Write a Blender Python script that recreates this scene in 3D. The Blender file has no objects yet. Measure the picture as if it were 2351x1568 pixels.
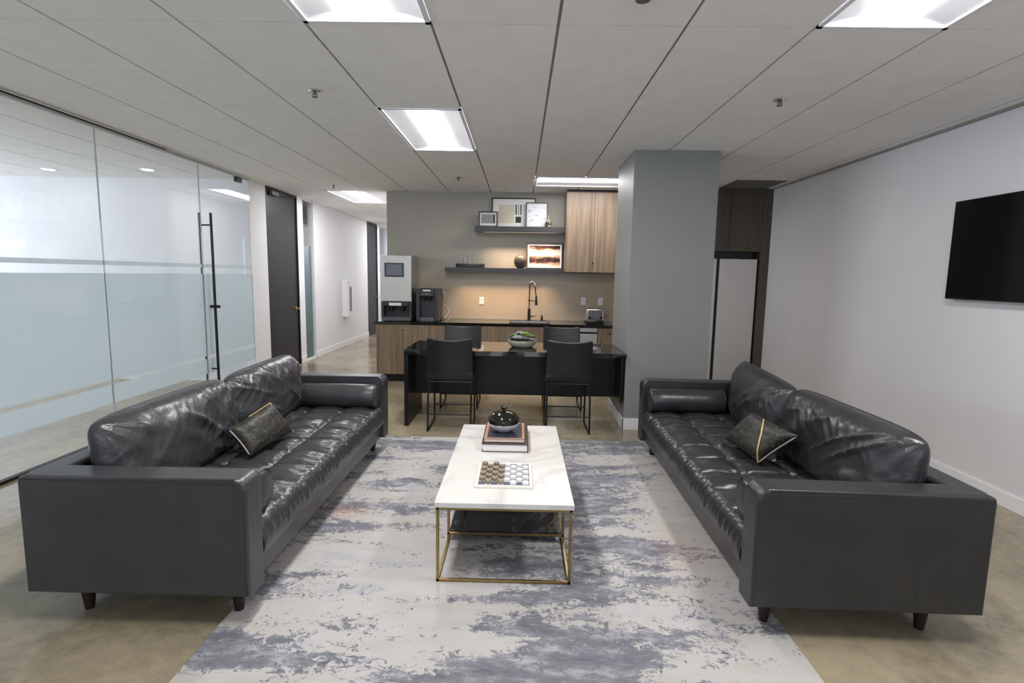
import bpy, bmesh, math, random
from mathutils import Vector, Matrix, noise
PI = math.pi
S = 1.1                      # all lengths below are in units of 1.1 m
sc = bpy.context.scene
col = sc.collection
R = math.radians

# ---------------------------------------------------------------- camera
def cam_axes(t, y, r):
    ct, st, cy, sy = math.cos(t), math.sin(t), math.cos(y), math.sin(y)
    f = Vector((sy*ct, cy*ct, -st)); rt = Vector((cy, -sy, 0)); up = rt.cross(f)
    c, s = math.cos(r), math.sin(r)
    return c*rt + s*up, -s*rt + c*up, f
CAMZ = 1.385
ax, au, af = cam_axes(R(7.05), R(-.78), R(.98))
cd = bpy.data.cameras.new('camera'); cam = bpy.data.objects.new('camera', cd); col.objects.link(cam)
m3 = Matrix((ax, au, -af)).transposed()
cam.matrix_world = Matrix.Translation(Vector((0, 0, CAMZ))*S) @ m3.to_4x4()
cd.sensor_width = 36; cd.lens = 1232/2351*36; cd.clip_start = .05; cd.clip_end = 100
sc.camera = cam
# ---------------------------------------------------------------- world, exposure
w = bpy.data.worlds.new('daylight'); sc.world = w; w.use_nodes = True
bg = w.node_tree.nodes['Background']; bg.inputs[0].default_value = (.62, .76, 1, 1); bg.inputs[1].default_value = 1.6
sc.view_settings.view_transform = 'Standard'; sc.view_settings.look = 'None'
sc.view_settings.exposure = 0.2; sc.view_settings.gamma = 1; sc.view_settings.use_curve_mapping = False
sc.cycles.use_denoising = True
sc.cycles.max_bounces = 10; sc.cycles.diffuse_bounces = 6; sc.cycles.glossy_bounces = 5
sc.cycles.transparent_max_bounces = 16; sc.cycles.transmission_bounces = 8
sc.cycles.caustics_reflective = False; sc.cycles.caustics_refractive = False
sc.cycles.sample_clamp_indirect = 6
LENS = 42.0                  # luminance of the ceiling light lenses
WARM = 7.6                   # watts of each warm shelf lamp
def added_area_light(name, loc, rot, w_, h_, power, c):
    L = bpy.data.lights.new(name, 'AREA'); L.shape = 'RECTANGLE'; L.size = w_*S; L.size_y = h_*S; L.energy = power; L.color = c
    o = bpy.data.objects.new(name, L); col.objects.link(o); o.location = Vector(loc)*S; o.rotation_euler = rot
# added area lamps: invented windows behind the viewpoint, unseen window in the meeting room
added_area_light('window_daylight_back', (-.2, -3.28, 1.5), (R(100), 0, 0), 5.2, 1.5, 34, (1, .985, .96))
added_area_light('window_daylight_side', (-7.62, 1.7, 1.55), (R(90), 0, R(-90)), 9.0, 1.4, 222, (.86, .92, 1))

# ---------------------------------------------------------------- materials
def lin(c): return tuple(((v/255)/12.92 if v/255 <= .04045 else ((v/255+.055)/1.055)**2.4) for v in c)
def nm(name):
    m = bpy.data.materials.new(name); m.use_nodes = True
    return m, m.node_tree.nodes, m.node_tree.links, m.node_tree.nodes['Principled BSDF']
def N(nt, t, **kw):
    n = nt.new(t)
    for k, v in kw.items():
        if k in n.inputs: n.inputs[k].default_value = v
        else: setattr(n, k, v)
    return n
def coords(nt, lk, scale=(1, 1, 1), rot=(0, 0, 0)):
    tc = nt.new('ShaderNodeTexCoord'); mp = nt.new('ShaderNodeMapping')
    mp.inputs['Scale'].default_value = scale; mp.inputs['Rotation'].default_value = rot
    lk.new(tc.outputs['Object'], mp.inputs['Vector']); return mp.outputs[0]
def ramp(nt, lk, fac, stops, interp='LINEAR'):
    r = nt.new('ShaderNodeValToRGB'); r.color_ramp.interpolation = interp
    e = r.color_ramp.elements
    while len(e) > 1: e.remove(e[0])
    e[0].position = stops[0][0]; e[0].color = (*stops[0][1], 1)
    for p, c in stops[1:]:
        q = e.new(p); q.color = (*c, 1)
    lk.new(fac, r.inputs[0]); return r.outputs[0]
def noise_n(nt, lk, vec, scale, detail=3, rough=.5, dist=0):
    n = N(nt, 'ShaderNodeTexNoise', Scale=scale, Detail=detail, Roughness=rough, Distortion=dist)
    lk.new(vec, n.inputs['Vector']); return n.outputs[0]
def plain(name, c, rough=.5, metal=0, var=.06, vs=6, bump=0, bs=200, spec=.5, coat=0, stretch=(1, 1, 1), sheen=0, aniso=0):
    m, nt, lk, b = nm(name)
    v = coords(nt, lk, stretch)
    f = noise_n(nt, lk, v, vs)
    lo = tuple(max(0, x*(1-var)) for x in c); hi = tuple(min(1, x*(1+var)) for x in c)
    lk.new(ramp(nt, lk, f, [(.35, lo), (.65, hi)]), b.inputs['Base Color'])
    b.inputs['Roughness'].default_value = rough; b.inputs['Metallic'].default_value = metal
    b.inputs['Specular IOR Level'].default_value = spec; b.inputs['Coat Weight'].default_value = coat
    b.inputs['Coat Roughness'].default_value = .08
    b.inputs['Sheen Weight'].default_value = sheen
    if bump:
        f2 = noise_n(nt, lk, v, bs, 4)
        bp = N(nt, 'ShaderNodeBump', Strength=bump, Distance=.004); lk.new(f2, bp.inputs['Height']); lk.new(bp.outputs[0], b.inputs['Normal'])
    return m
def emit(name, c, s):
    m, nt, lk, b = nm(name)
    b.inputs['Base Color'].default_value = (*c, 1); b.inputs['Emission Color'].default_value = (*c, 1); b.inputs['Emission Strength'].default_value = s
    return m
def wood(name, a, bcol, horiz=False, rough=.45):
    m, nt, lk, b = nm(name)
    v = coords(nt, lk, (26, 26, .9) if not horiz else (.9, 26, 26))
    f = noise_n(nt, lk, v, 1.6, 6, .6, .35)
    v2 = coords(nt, lk, (5, 5, .2) if not horiz else (.2, 5, 5)); f2 = noise_n(nt, lk, v2, 1.2, 2)
    mx = N(nt, 'ShaderNodeMath', operation='MULTIPLY_ADD'); lk.new(f2, mx.inputs[0]); mx.inputs[1].default_value = .6; lk.new(f, mx.inputs[2])
    lk.new(ramp(nt, lk, mx.outputs[0], [(.6, a), (1.0, bcol)]), b.inputs['Base Color'])
    b.inputs['Roughness'].default_value = rough; return m
def leather(name, c, rough=.34, big=.5):
    m, nt, lk, b = nm(name)
    v = coords(nt, lk)
    f = noise_n(nt, lk, v, 5, 4)
    lk.new(ramp(nt, lk, f, [(.3, tuple(x*.85 for x in c)), (.7, tuple(x*1.15 for x in c))]), b.inputs['Base Color'])
    rr = N(nt, 'ShaderNodeMapRange'); lk.new(f, rr.inputs[0]); rr.inputs['To Min'].default_value = rough-.06; rr.inputs['To Max'].default_value = rough+.08
    lk.new(rr.outputs[0], b.inputs['Roughness'])
    vo = N(nt, 'ShaderNodeTexVoronoi', Scale=240.); lk.new(v, vo.inputs['Vector'])
    f3 = noise_n(nt, lk, v, 26, 3, .5, .8)
    a1 = N(nt, 'ShaderNodeBump', Strength=.10, Distance=.002); lk.new(vo.outputs[0], a1.inputs['Height'])
    a2 = N(nt, 'ShaderNodeBump', Strength=big, Distance=.004); lk.new(f3, a2.inputs['Height']); lk.new(a1.outputs[0], a2.inputs['Normal'])
    lk.new(a2.outputs[0], b.inputs['Normal']); b.inputs['Specular IOR Level'].default_value = .55
    return m
def glass(name, tint=(.975, .985, .985), rough=.0, ior=1.45):
    m, nt, lk, b = nm(name); nt.remove(b)
    out = nt['Material Output']
    t = N(nt, 'ShaderNodeBsdfTransparent'); t.inputs[0].default_value = (*tint, 1)
    g = N(nt, 'ShaderNodeBsdfGlossy', Roughness=rough)
    fr = N(nt, 'ShaderNodeLayerWeight', Blend=.5); mx = nt.new('ShaderNodeMixShader')
    p = N(nt, 'ShaderNodeMath', operation='POWER'); lk.new(fr.outputs['Facing'], p.inputs[0]); p.inputs[1].default_value = 5
    q = N(nt, 'ShaderNodeMath', operation='MULTIPLY_ADD'); lk.new(p.outputs[0], q.inputs[0]); q.inputs[1].default_value = .9; q.inputs[2].default_value = .035
    lk.new(q.outputs[0], mx.inputs[0]); lk.new(t.outputs[0], mx.inputs[1]); lk.new(g.outputs[0], mx.inputs[2]); lk.new(mx.outputs[0], out.inputs[0])
    return m
def frost(name, c, clear=.12):
    m, nt, lk, b = nm(name); nt.remove(b); out = nt['Material Output']
    d = N(nt, 'ShaderNodeBsdfDiffuse'); d.inputs[0].default_value = (*c, 1)
    t = N(nt, 'ShaderNodeBsdfTranslucent'); t.inputs[0].default_value = (*c, 1)
    tr = N(nt, 'ShaderNodeBsdfTransparent'); tr.inputs[0].default_value = (*c, 1)
    m1 = N(nt, 'ShaderNodeMixShader'); m1.inputs[0].default_value = .62; lk.new(d.outputs[0], m1.inputs[1]); lk.new(t.outputs[0], m1.inputs[2])
    m2 = N(nt, 'ShaderNodeMixShader'); m2.inputs[0].default_value = clear; lk.new(m1.outputs[0], m2.inputs[1]); lk.new(tr.outputs[0], m2.inputs[2])
    lk.new(m2.outputs[0], out.inputs[0]); return m

def rug_mat():
    m, nt, lk, b = nm('distressed_rug')
    v = coords(nt, lk); vs = coords(nt, lk, (.75, 2.3, 1))
    warp = noise_n(nt, lk, v, 9, 4, .65)
    big = noise_n(nt, lk, vs, 1.75, 6, .66, .35)
    fine = noise_n(nt, lk, coords(nt, lk, (1, 1.3, 1)), 17, 5, .72, 1.1)
    # right and near side carries more grey than the left
    sx = N(nt, 'ShaderNodeSeparateXYZ'); lk.new(v, sx.inputs[0])
    def mth(op, a, bb, c=None):
        q = N(nt, 'ShaderNodeMath', operation=op)
        for i, s_ in enumerate((a, bb, c)):
            if s_ is None: continue
            if isinstance(s_, (int, float)): q.inputs[i].default_value = s_
            else: lk.new(s_, q.inputs[i])
        return q.outputs[0]
    def blob(cx, cy, rx, ry, amp):
        dx = mth('MULTIPLY', mth('SUBTRACT', sx.outputs[0], cx*S), 1/(rx*S)); dy = mth('MULTIPLY', mth('SUBTRACT', sx.outputs[1], cy*S), 1/(ry*S))
        d2 = mth('ADD', mth('MULTIPLY', dx, dx), mth('MULTIPLY', dy, dy))
        return mth('MULTIPLY', mth('POWER', 2.718, mth('MULTIPLY', d2, -1.0)), amp)
    acc = mth('ADD', big, mth('MULTIPLY', mth('SUBTRACT', fine, .5), .5))
    acc = mth('ADD', acc, mth('MULTIPLY', mth('SUBTRACT', warp, .5), .12))
    for a in RUG_BLOBS: acc = mth('ADD', acc, blob(*a))
    mask = mth('SUBTRACT', acc, .5)
    ms = ramp(nt, lk, mth('MULTIPLY_ADD', mask, 6., .5), [(.40, (0, 0, 0)), (.60, (1, 1, 1))])
    # squiggle outlines in the pale field
    sq = noise_n(nt, lk, coords(nt, lk, (1, 1.15, 1)), 15, 3, .55, 1.6)
    band = mth('LESS_THAN', mth('ABSOLUTE', mth('SUBTRACT', sq, .585), 0), .021)
    zone = mth('GREATER_THAN', acc, .425)
    line = mth('MULTIPLY', band, zone)
    tone = noise_n(nt, lk, coords(nt, lk, (1, 2.5, 1)), 5, 6, .7)
    dark = ramp(nt, lk, tone, [(.3, lin((92, 93, 100))), (.5, lin((125, 126, 132))), (.68, lin((172, 172, 176)))])
    pale = ramp(nt, lk, noise_n(nt, lk, vs, 2.2, 4, .6), [(.35, lin((174, 170, 164))), (.55, lin((182, 179, 176))), (.75, lin((162, 163, 169)))])
    m1 = N(nt, 'ShaderNodeMix', data_type='RGBA'); lk.new(ms, m1.inputs[0]); lk.new(pale, m1.inputs[6]); lk.new(dark, m1.inputs[7])
    m2 = N(nt, 'ShaderNodeMix', data_type='RGBA'); lk.new(line, m2.inputs[0]); lk.new(m1.outputs[2], m2.inputs[6]); m2.inputs[7].default_value = (*lin((110, 110, 118)), 1)
    # faint rust stain
    st = mth('MINIMUM', mth('ADD', blob(-.98, 2.95, .12, .10, .45), blob(.84, 2.6, .12, .22, .3)), .5)
    m3_ = N(nt, 'ShaderNodeMix', data_type='RGBA'); lk.new(mth('MULTIPLY', st, tone), m3_.inputs[0]); lk.new(m2.outputs[2], m3_.inputs[6]); m3_.inputs[7].default_value = (*lin((190, 130, 95)), 1)
    lk.new(m3_.outputs[2], b.inputs['Base Color']); b.inputs['Roughness'].default_value = .95; b.inputs['Specular IOR Level'].default_value = .1
    bp = N(nt, 'ShaderNodeBump', Strength=.25, Distance=.004); lk.new(noise_n(nt, lk, v, 320, 2), bp.inputs['Height']); lk.new(bp.outputs[0], b.inputs['Normal'])
    return m
RUG_BLOBS = [(.35, 2.35, .55, .35, .07), (.05, 1.95, .8, .06, .10), (.1, 1.72, .5, .09, .12), (-.85, 1.75, .45, .05, .14), (-.75, 3.1, .6, 1.1, -.07),
             (-.6, 2.2, .6, .4, -.12), (.75, 1.9, .4, .5, -.07), (.2, 4.3, 1.0, .2, .10), (-.8, 3.4, .5, .08, .09), (.5, 3.2, .3, .5, .03), (.95, 2.8, .2, .8, -.10), (0, 2.08, .7, .03, -.1)]

def concrete():
    m, nt, lk, b = nm('polished_concrete')
    v = coords(nt, lk)
    f = noise_n(nt, lk, v, 1.1, 8, .62, .6); g = noise_n(nt, lk, v, 14, 6, .7)
    mx = N(nt, 'ShaderNodeMath', operation='MULTIPLY_ADD'); lk.new(g, mx.inputs[0]); mx.inputs[1].default_value = .45; lk.new(f, mx.inputs[2])
    c = ramp(nt, lk, mx.outputs[0], [(.52, lin((112, 103, 86))), (.68, lin((142, 132, 111))), (.82, lin((160, 149, 124))), (.95, lin((160, 138, 112)))])
    lk.new(c, b.inputs['Base Color'])
    rr = N(nt, 'ShaderNodeMapRange'); lk.new(f, rr.inputs[0]); rr.inputs['To Min'].default_value = .10; rr.inputs['To Max'].default_value = .26
    lk.new(rr.outputs[0], b.inputs['Roughness']); b.inputs['Specular IOR Level'].default_value = .5
    return m
def marble(name, base, vein, vs=1.2, thr=.02, rough=.25):
    m, nt, lk, b = nm(name)
    f = noise_n(nt, lk, coords(nt, lk, (1, 1, 1), (0, 0, .5)), vs, 6, .55, 1.2)
    a = N(nt, 'ShaderNodeMath', operation='SUBTRACT'); lk.new(f, a.inputs[0]); a.inputs[1].default_value = .5
    a2 = N(nt, 'ShaderNodeMath', operation='ABSOLUTE'); lk.new(a.outputs[0], a2.inputs[0])
    lk.new(ramp(nt, lk, a2.outputs[0], [(0, vein), (thr, tuple((x+y)/2 for x, y in zip(vein, base))), (thr*3, base)]), b.inputs['Base Color'])
    b.inputs['Roughness'].default_value = rough; return m
def speckle(name, base, spot, scale=60, t=.62, rough=.7, metal=0):
    m, nt, lk, b = nm(name)
    f = noise_n(nt, lk, coords(nt, lk, (1, 1, 2.2)), scale, 4, .7)
    lk.new(ramp(nt, lk, f, [(t-.05, base), (t+.05, spot)]), b.inputs['Base Color']); b.inputs['Roughness'].default_value = rough
    b.inputs['Metallic'].default_value = metal
    return m
def stadium():
    m, nt, lk, b = nm('warm_photo_print')
    v = coords(nt, lk, (1, 1, 1)); f = noise_n(nt, lk, coords(nt, lk, (5, 5, 14)), 2.2, 6, .75, .5)
    sx = N(nt, 'ShaderNodeSeparateXYZ'); lk.new(v, sx.inputs[0])
    w1 = N(nt, 'ShaderNodeMath', operation='MULTIPLY_ADD'); lk.new(sx.outputs[2], w1.inputs[0]); w1.inputs[1].default_value = 1.0; w1.inputs[2].default_value = 0
    wv = N(nt, 'ShaderNodeTexWave', bands_direction='Z', wave_type='BANDS', Scale=1.55); wv.inputs['Phase Offset'].default_value = 2.4; lk.new(v, wv.inputs[0])
    mx = N(nt, 'ShaderNodeMath', operation='MULTIPLY_ADD'); lk.new(wv.outputs[1], mx.inputs[0]); mx.inputs[1].default_value = .5; lk.new(f, mx.inputs[2])
    lk.new(ramp(nt, lk, mx.outputs[0], [(.42, lin((35, 30, 34))), (.6, lin((92, 62, 58))), (.78, lin((205, 165, 146))), (.95, lin((250, 234, 222)))]), b.inputs['Base Color'])
    b.inputs['Roughness'].default_value = .15; return m

MT = dict(
 leatherL=leather('grey_leather', lin((58, 58, 61)), .30, .6), leatherR=leather('charcoal_leather', lin((46, 46, 48)), .31, .45),
 leatherS=leather('black_stool_leather', lin((25, 26, 29)), .42, .15),
 stitch=plain('leather_piping', lin((40, 40, 42)), .45), legw=wood('dark_leg_wood', lin((22, 14, 10)), lin((40, 25, 18))),
 wood=wood('walnut_laminate', lin((108, 92, 76)), lin((150, 129, 106))), woodd=wood('dark_walnut_laminate', lin((62, 54, 46)), lin((86, 75, 62))),
 rug=rug_mat(), conc=concrete(),
 tile=plain('ceiling_tile', lin((242, 240, 237)), .9, var=.02, bump=.15, bs=300), grid=plain('ceiling_grid', lin((150, 146, 138)), .6),
 wallw=plain('white_paint', lin((226, 226, 228)), .6, var=.015, vs=2, bump=.05, bs=250), wallr=plain('pale_grey_paint', lin((226, 224, 226)), .5, var=.015, vs=2, bump=.05, bs=250),
 wallk=plain('greige_paint', lin((164, 158, 147)), .5, var=.02, vs=2, bump=.05, bs=250), colm=plain('grey_paint', lin((134, 137, 134)), .5, var=.02, vs=2, bump=.05, bs=250),
 splash=plain('tan_backsplash', lin((176, 160, 138)), .3, var=.02),
 base=plain('white_trim_paint', lin((236, 236, 238)), .4, var=.01), doorb=plain('black_door_paint', lin((40, 39, 43)), .42, var=.04, spec=.3),
 black=plain('black_metal', lin((28, 28, 30)), .35, .3), blackst=plain('black_stone', lin((26, 27, 26)), .06, var=.25, vs=40, spec=.9), blackpan=plain('black_panel', lin((22, 22, 23)), .35, var=.08, spec=.35),
 steel=plain('brushed_steel', lin((190, 190, 192)), .3, 1, var=.05, vs=8, stretch=(1, 1, 30)), steeld=plain('satin_steel', lin((205, 202, 198)), .42, .6, var=.04, vs=8, stretch=(30, 1, 1)),
 chrome=plain('chrome', lin((220, 220, 222)), .12, 1, var=.02), brass=plain('brass', lin((190, 150, 80)), .25, 1, var=.05), gold=plain('brushed_gold', lin((160, 138, 94)), .32, 1, var=.10, vs=20),
 dplast=plain('dark_plastic', lin((48, 49, 53)), .4, var=.08), gplast=plain('grey_plastic', lin((92, 92, 94)), .45), wplast=plain('white_plastic', lin((232, 232, 234)), .35, var=.01),
 screen=plain('tv_screen', lin((10, 10, 11)), .12, var=.1), sgrey=plain('display_grey', lin((112, 114, 122)), .25, var=.05),
 marb=marble('white_marble', lin((216, 214, 209)), lin((198, 195, 191)), 1.0, .02, .22), dmarb=marble('black_marble', lin((34, 34, 36)), lin((84, 82, 80)), .45, .0016, .1),
 glass=glass('clear_glass'), glassth=glass('drinking_glass', (.95, .96, .96), 0, 1.5), frost=frost('frosted_film', lin((228, 234, 236)), .10), teal=frost('teal_frosted_film', lin((140, 172, 180)), .08),
 mat=plain('mat_board', lin((236, 234, 230)), .8, var=.01), beige=plain('beige_print', lin((214, 205, 186)), .8, var=.02), ink=plain('dark_ink', lin((50, 48, 50)), .7), pgrey=plain('grey_print', lin((150, 150, 152)), .7, var=.15, vs=12, stretch=(12, 1, 1)),
 sketch=speckle('faint_sketch_print', lin((240, 240, 244)), lin((150, 148, 158)), 9, .60, .5), stad=stadium(), picf=plain('black_frame_wood', lin((36, 35, 37)), .4),
 shelf=plain('dark_shelf_laminate', lin((60, 59, 60)), .45), lip=plain('pale_shelf_edge', lin((170, 160, 142)), .5),
 pillow=speckle('black_gold_jacquard', lin((30, 29, 26)), lin((76, 72, 54)), 42, .57, .5), cord=plain('gold_cord', lin((214, 182, 120)), .4, .3), zip=plain('zip_tape', lin((176, 164, 164)), .5),
 page=plain('book_pages', lin((222, 220, 218)), .8, var=.04, vs=60, stretch=(1, 1, 40)), tan=plain('tan_book_cover', lin((172, 124, 94)), .5), navy=speckle('navy_book_picture', lin((44, 48, 62)), lin((150, 165, 185)), 9, .68, .3), bkcov=plain('black_book_cover', lin((42, 42, 46)), .4),
 jar=plain('white_ceramic', lin((205, 206, 214)), .2, var=.03), lid=speckle('black_glass_lid', lin((24, 24, 18)), lin((70, 70, 54)), 40, .7, .06),
 brown=plain('brown_wood_piece', lin((140, 124, 104)), .45, var=.15, vs=50), white=plain('white_bone_piece', lin((242, 241, 240)), .35, var=.02), sqd=plain('navy_square', lin((78, 82, 96)), .5), sql=plain('pale_square', lin((226, 224, 222)), .5), bone=plain('bone_board', lin((226, 222, 208)), .45, var=.05, vs=40),
 pot=speckle('stone_bowl', lin((176, 172, 152)), lin((196, 192, 178)), 12, .55, .6), soil=plain('dark_soil', lin((48, 46, 46)), .9, var=.3, vs=80),
 s1=plain('blue_grey_succulent', lin((140, 150, 156)), .5, var=.12, vs=30), s2=plain('bright_green_succulent', lin((128, 160, 70)), .5, var=.15, vs=30), s3=plain('purple_succulent', lin((96, 88, 100)), .5, var=.15, vs=30), s4=plain('olive_succulent', lin((100, 116, 66)), .5, var=.15, vs=30),
 sphere=speckle('brown_pottery', lin((66, 56, 52)), lin((112, 98, 88)), 20, .6, .45), fig=speckle('black_cream_patches', lin((38, 36, 34)), lin((206, 196, 170)), 11, .52, .4), basket=plain('dark_woven_tray', lin((52, 53, 56)), .7, var=.3, vs=90),
 lens=emit('lamp_lens', (1, .98, .985), LENS), lensk=emit('kitchen_lamp_lens', (1, .98, .985), LENS*.62), down=emit('downlight_lens', (1, .97, .9), 30.), led=emit('warm_led', (1, .72, .45), 1.0),
 slotb=plain('slot_black', (.006, .006, .006), .9, spec=.1), vent=plain('vent_grey', lin((120, 118, 112)), .6), seam=plain('dark_joint', lin((178, 184, 182)), .5), vinyl=plain('dull_white', lin((214, 212, 208)), .6),
 refl=plain('lamp_reflector_white', lin((235, 235, 240)), .35, var=.01))

# ---------------------------------------------------------------- mesh helpers
def add(bm, t):
    me = bpy.data.meshes.new('t'); t.to_mesh(me); t.free(); bm.from_mesh(me); bpy.data.meshes.remove(me)
def box(bm, x0, x1, y0, y1, z0, z1, bev=0, seg=2, mi=0, M=None):
    t = bmesh.new(); bmesh.ops.create_cube(t, size=1)
    for v in t.verts: v.co = Vector((x0+(v.co.x+.5)*(x1-x0), y0+(v.co.y+.5)*(y1-y0), z0+(v.co.z+.5)*(z1-z0)))
    if bev: bmesh.ops.bevel(t, geom=t.edges[:], offset=bev, segments=seg, profile=.5, affect='EDGES')
    for f in t.faces: f.material_index = mi
    if M: bmesh.ops.transform(t, matrix=M, verts=t.verts)
    add(bm, t); return bm
def bx(*a, **k): return box(bmesh.new(), *a, **k)
def tube(bm, pts, r, n=8, closed=False, mi=0, caps=True):
    pts = [Vector(p) for p in pts]; L = len(pts); rs = r if isinstance(r, (list, tuple)) else [r]*L
    rings = []; prev = None
    for i, p in enumerate(pts):
        if closed: d = (pts[(i+1) % L]-pts[i-1])
        else: d = pts[min(i+1, L-1)]-pts[max(i-1, 0)]
        d.normalize()
        if prev is None:
            a = Vector((0, 0, 1)) if abs(d.z) < .9 else Vector((1, 0, 0)); u = d.cross(a).normalized()
        else: u = (prev - d*prev.dot(d)).normalized()
        prev = u; v = d.cross(u)
        rings.append([bm.verts.new(p + (u*math.cos(2*PI*k/n)+v*math.sin(2*PI*k/n))*rs[i]) for k in range(n)])
    for i in range(L if closed else L-1):
        A, B = rings[i], rings[(i+1) % L]
        for k in range(n):
            f = bm.faces.new((A[k], A[(k+1) % n], B[(k+1) % n], B[k])); f.material_index = mi
    if caps and not closed:
        bm.faces.new(rings[0][::-1]).material_index = mi; bm.faces.new(rings[-1]).material_index = mi
    return bm
def lathe(bm, prof, c, n=32, mi=0, sx=1, sy=1):
    rings = []
    for r, z in prof:
        rings.append([bm.verts.new((c[0]+sx*r*math.cos(2*PI*k/n), c[1]+sy*r*math.sin(2*PI*k/n), c[2]+z)) for k in range(n)])
    for i in range(len(rings)-1):
        for k in range(n):
            f = bm.faces.new((rings[i][k], rings[i][(k+1) % n], rings[i+1][(k+1) % n], rings[i+1][k])); f.material_index = mi
    bm.faces.new(rings[0][::-1]).material_index = mi; bm.faces.new(rings[-1]).material_index = mi
    return bm
def gridf(bm, fn, nu, nv, mi=0, flip=False):
    g = [[bm.verts.new(fn(i/nu, j/nv)) for j in range(nv+1)] for i in range(nu+1)]
    for i in range(nu):
        for j in range(nv):
            q = (g[i][j], g[i+1][j], g[i+1][j+1], g[i][j+1]); f = bm.faces.new(q[::-1] if flip else q); f.material_index = mi
    return g
def arc(c, r, a0, a1, n, plane='xz'):
    out = []
    for i in range(n+1):
        a = a0+(a1-a0)*i/n; u, v = r*math.cos(a), r*math.sin(a)
        out.append(Vector((c[0]+u, c[1], c[2]+v)) if plane == 'xz' else Vector((c[0], c[1]+u, c[2]+v)) if plane == 'yz' else Vector((c[0]+u, c[1]+v, c[2])))
    return out

WO = {}
def link(o, parent, org):
    col.objects.link(o)
    if parent: o.parent = parent; o.location = (Vector(org)-WO[parent])*S
    else: o.location = Vector(org)*S
    WO[o] = Vector(org)
def tag(o, label=None, cat=None, group=None, kind=None):
    if label: o['label'] = label
    if cat: o['category'] = cat
    if group: o['group'] = group
    if kind: o['kind'] = kind
    return o
def thing(name, label, cat, loc, group=None):
    o = bpy.data.objects.new(name, None); o.empty_display_size = .1; link(o, None, loc); return tag(o, label, cat, group)
def mk(name, bm, mats, parent=None, org=None, sharp=35, label=None, weld=False):
    if org is None: org = WO[parent] if parent else (0, 0, 0)
    org = Vector(org)
    if weld: bmesh.ops.remove_doubles(bm, verts=bm.verts, dist=1e-5)
    bmesh.ops.recalc_face_normals(bm, faces=bm.faces)
    for v in bm.verts: v.co = (v.co-org)*S
    me = bpy.data.meshes.new(name); bm.to_mesh(me); bm.free()
    for m in (mats if isinstance(mats, (list, tuple)) else [mats]): me.materials.append(MT[m])
    me.shade_smooth(); me.set_sharp_from_angle(angle=R(sharp))
    o = bpy.data.objects.new(name, me); link(o, parent, org)
    if sharp == 35:
        wn = o.modifiers.new('weighted_normals', 'WEIGHTED_NORMAL'); wn.keep_sharp = True; wn.weight = 100
    if label: o['label'] = label
    return o
def struct(name, bm, mats, parent=None, org=None, **k):
    o = mk(name, bm, mats, parent, org, **k)
    if not parent: o['kind'] = 'structure'
    return o
def single(name, bm, mats, label, cat, org, group=None, **k):
    return tag(mk(name, bm, mats, None, org, **k), label, cat, group)
def copy_tree(o, delta=(0, 0, 0), parent=None):
    c = o.copy(); col.objects.link(c)
    if parent: c.parent = parent
    else: c.location = o.location+Vector(delta)*S
    WO[c] = WO[o]+Vector(delta)
    for ch in [x for x in WO if x.parent == o]: copy_tree(ch, delta, c)
    return c

CE = 2.475; XL, XR = -3.3, 3.05; YW = 7.35; YB = -3.2
# ================================================================ SETTING
bm = bx(-7.6, XR+.1, YB-.1, 14.2, -.08, 0)
struct('floor', bm, 'conc')
# ceiling: lay-in tiles with holes where the lamps sit
GX = [-.974+.5597*i for i in range(-12, 9)]; GY = [2.506+.6096*j for j in range(-10, 20)]
lamps = []   # (x0,x1,y0,y1,along)
def cell(ix, iy, nx, ny): return (-.974+.5597*ix, -.974+.5597*(ix+nx), 2.506+.6096*iy, 2.506+.6096*(iy+ny))
LC = [cell(0, -2, 1, 2), cell(4, -2, 1, 2), cell(0, 2, 1, 2), cell(-3, 8, 1, 2), cell(-3, 15, 1, 2)]
LK = [cell(2, 6, 2, 1)]
HOLES = LC+LK+[cell(6, 6, 1, 1)]
DL = [(-5.31, 6.12), (-4.14, 6.05)]
def ceil_region(bm, X0, X1, Y0, Y1, skip=()):
    xs = [X0]+[x for x in GX if X0 < x < X1]+[X1]; ys = [Y0]+[y for y in GY if Y0 < y < Y1]+[Y1]
    for i in range(len(xs)-1):
        for j in range(len(ys)-1):
            a, b_, c, d = xs[i], xs[i+1], ys[j], ys[j+1]
            mx, my = (a+b_)/2, (c+d)/2
            if any(h[0] < mx < h[1] and h[2] < my < h[3] for h in HOLES): continue
            q = [bm.verts.new(p) for p in ((a, c, CE+.012), (a, d, CE+.012), (b_, d, CE+.012), (b_, c, CE+.012))]; bm.faces.new(q).material_index = 1
            if b_-a > .03 and d-c > .03: box(bm, a+.007, b_-.007, c+.0035, d-.0035, CE, CE+.011, mi=0)
bm = bmesh.new(); ceil_region(bm, XL, XR, YB, YW); ceil_region(bm, XL, -1.815, YW, 14.1); ceil_region(bm, -7.5, XL, YB, 6.62); ceil_region(bm, -5.6, XL, 6.62, 14.1)
struct('ceiling', bm, ['tile', 'grid'])
struct('wall_right', bx(XR, XR+.1, YB, YW+.1, 0, CE+.3), 'wallr')
bm = bmesh.new(); box(bm, -7.6, XR+.1, YB-.1, YB, 0, .7); box(bm, -7.6, XR+.1, YB-.1, YB, 2.3, CE+.3); box(bm, -7.6, -2.9, YB-.1, YB, .7, 2.3); box(bm, 2.5, XR+.1, YB-.1, YB, .7, 2.3)
struct('wall_back', bm, 'wallw')
bm = bmesh.new()
for x in (-2.9, -1.1, .7, 2.46): box(bm, x, x+.04, YB-.07, YB-.03, .7, 2.3)
struct('window_3', bm, 'black')  # unseen frame added around the invented daylight opening
bm = bx(-1.815, XR, YW, YW+.12, 0, CE+.3); struct('wall_kitchen', bm, 'wallk')
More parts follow.
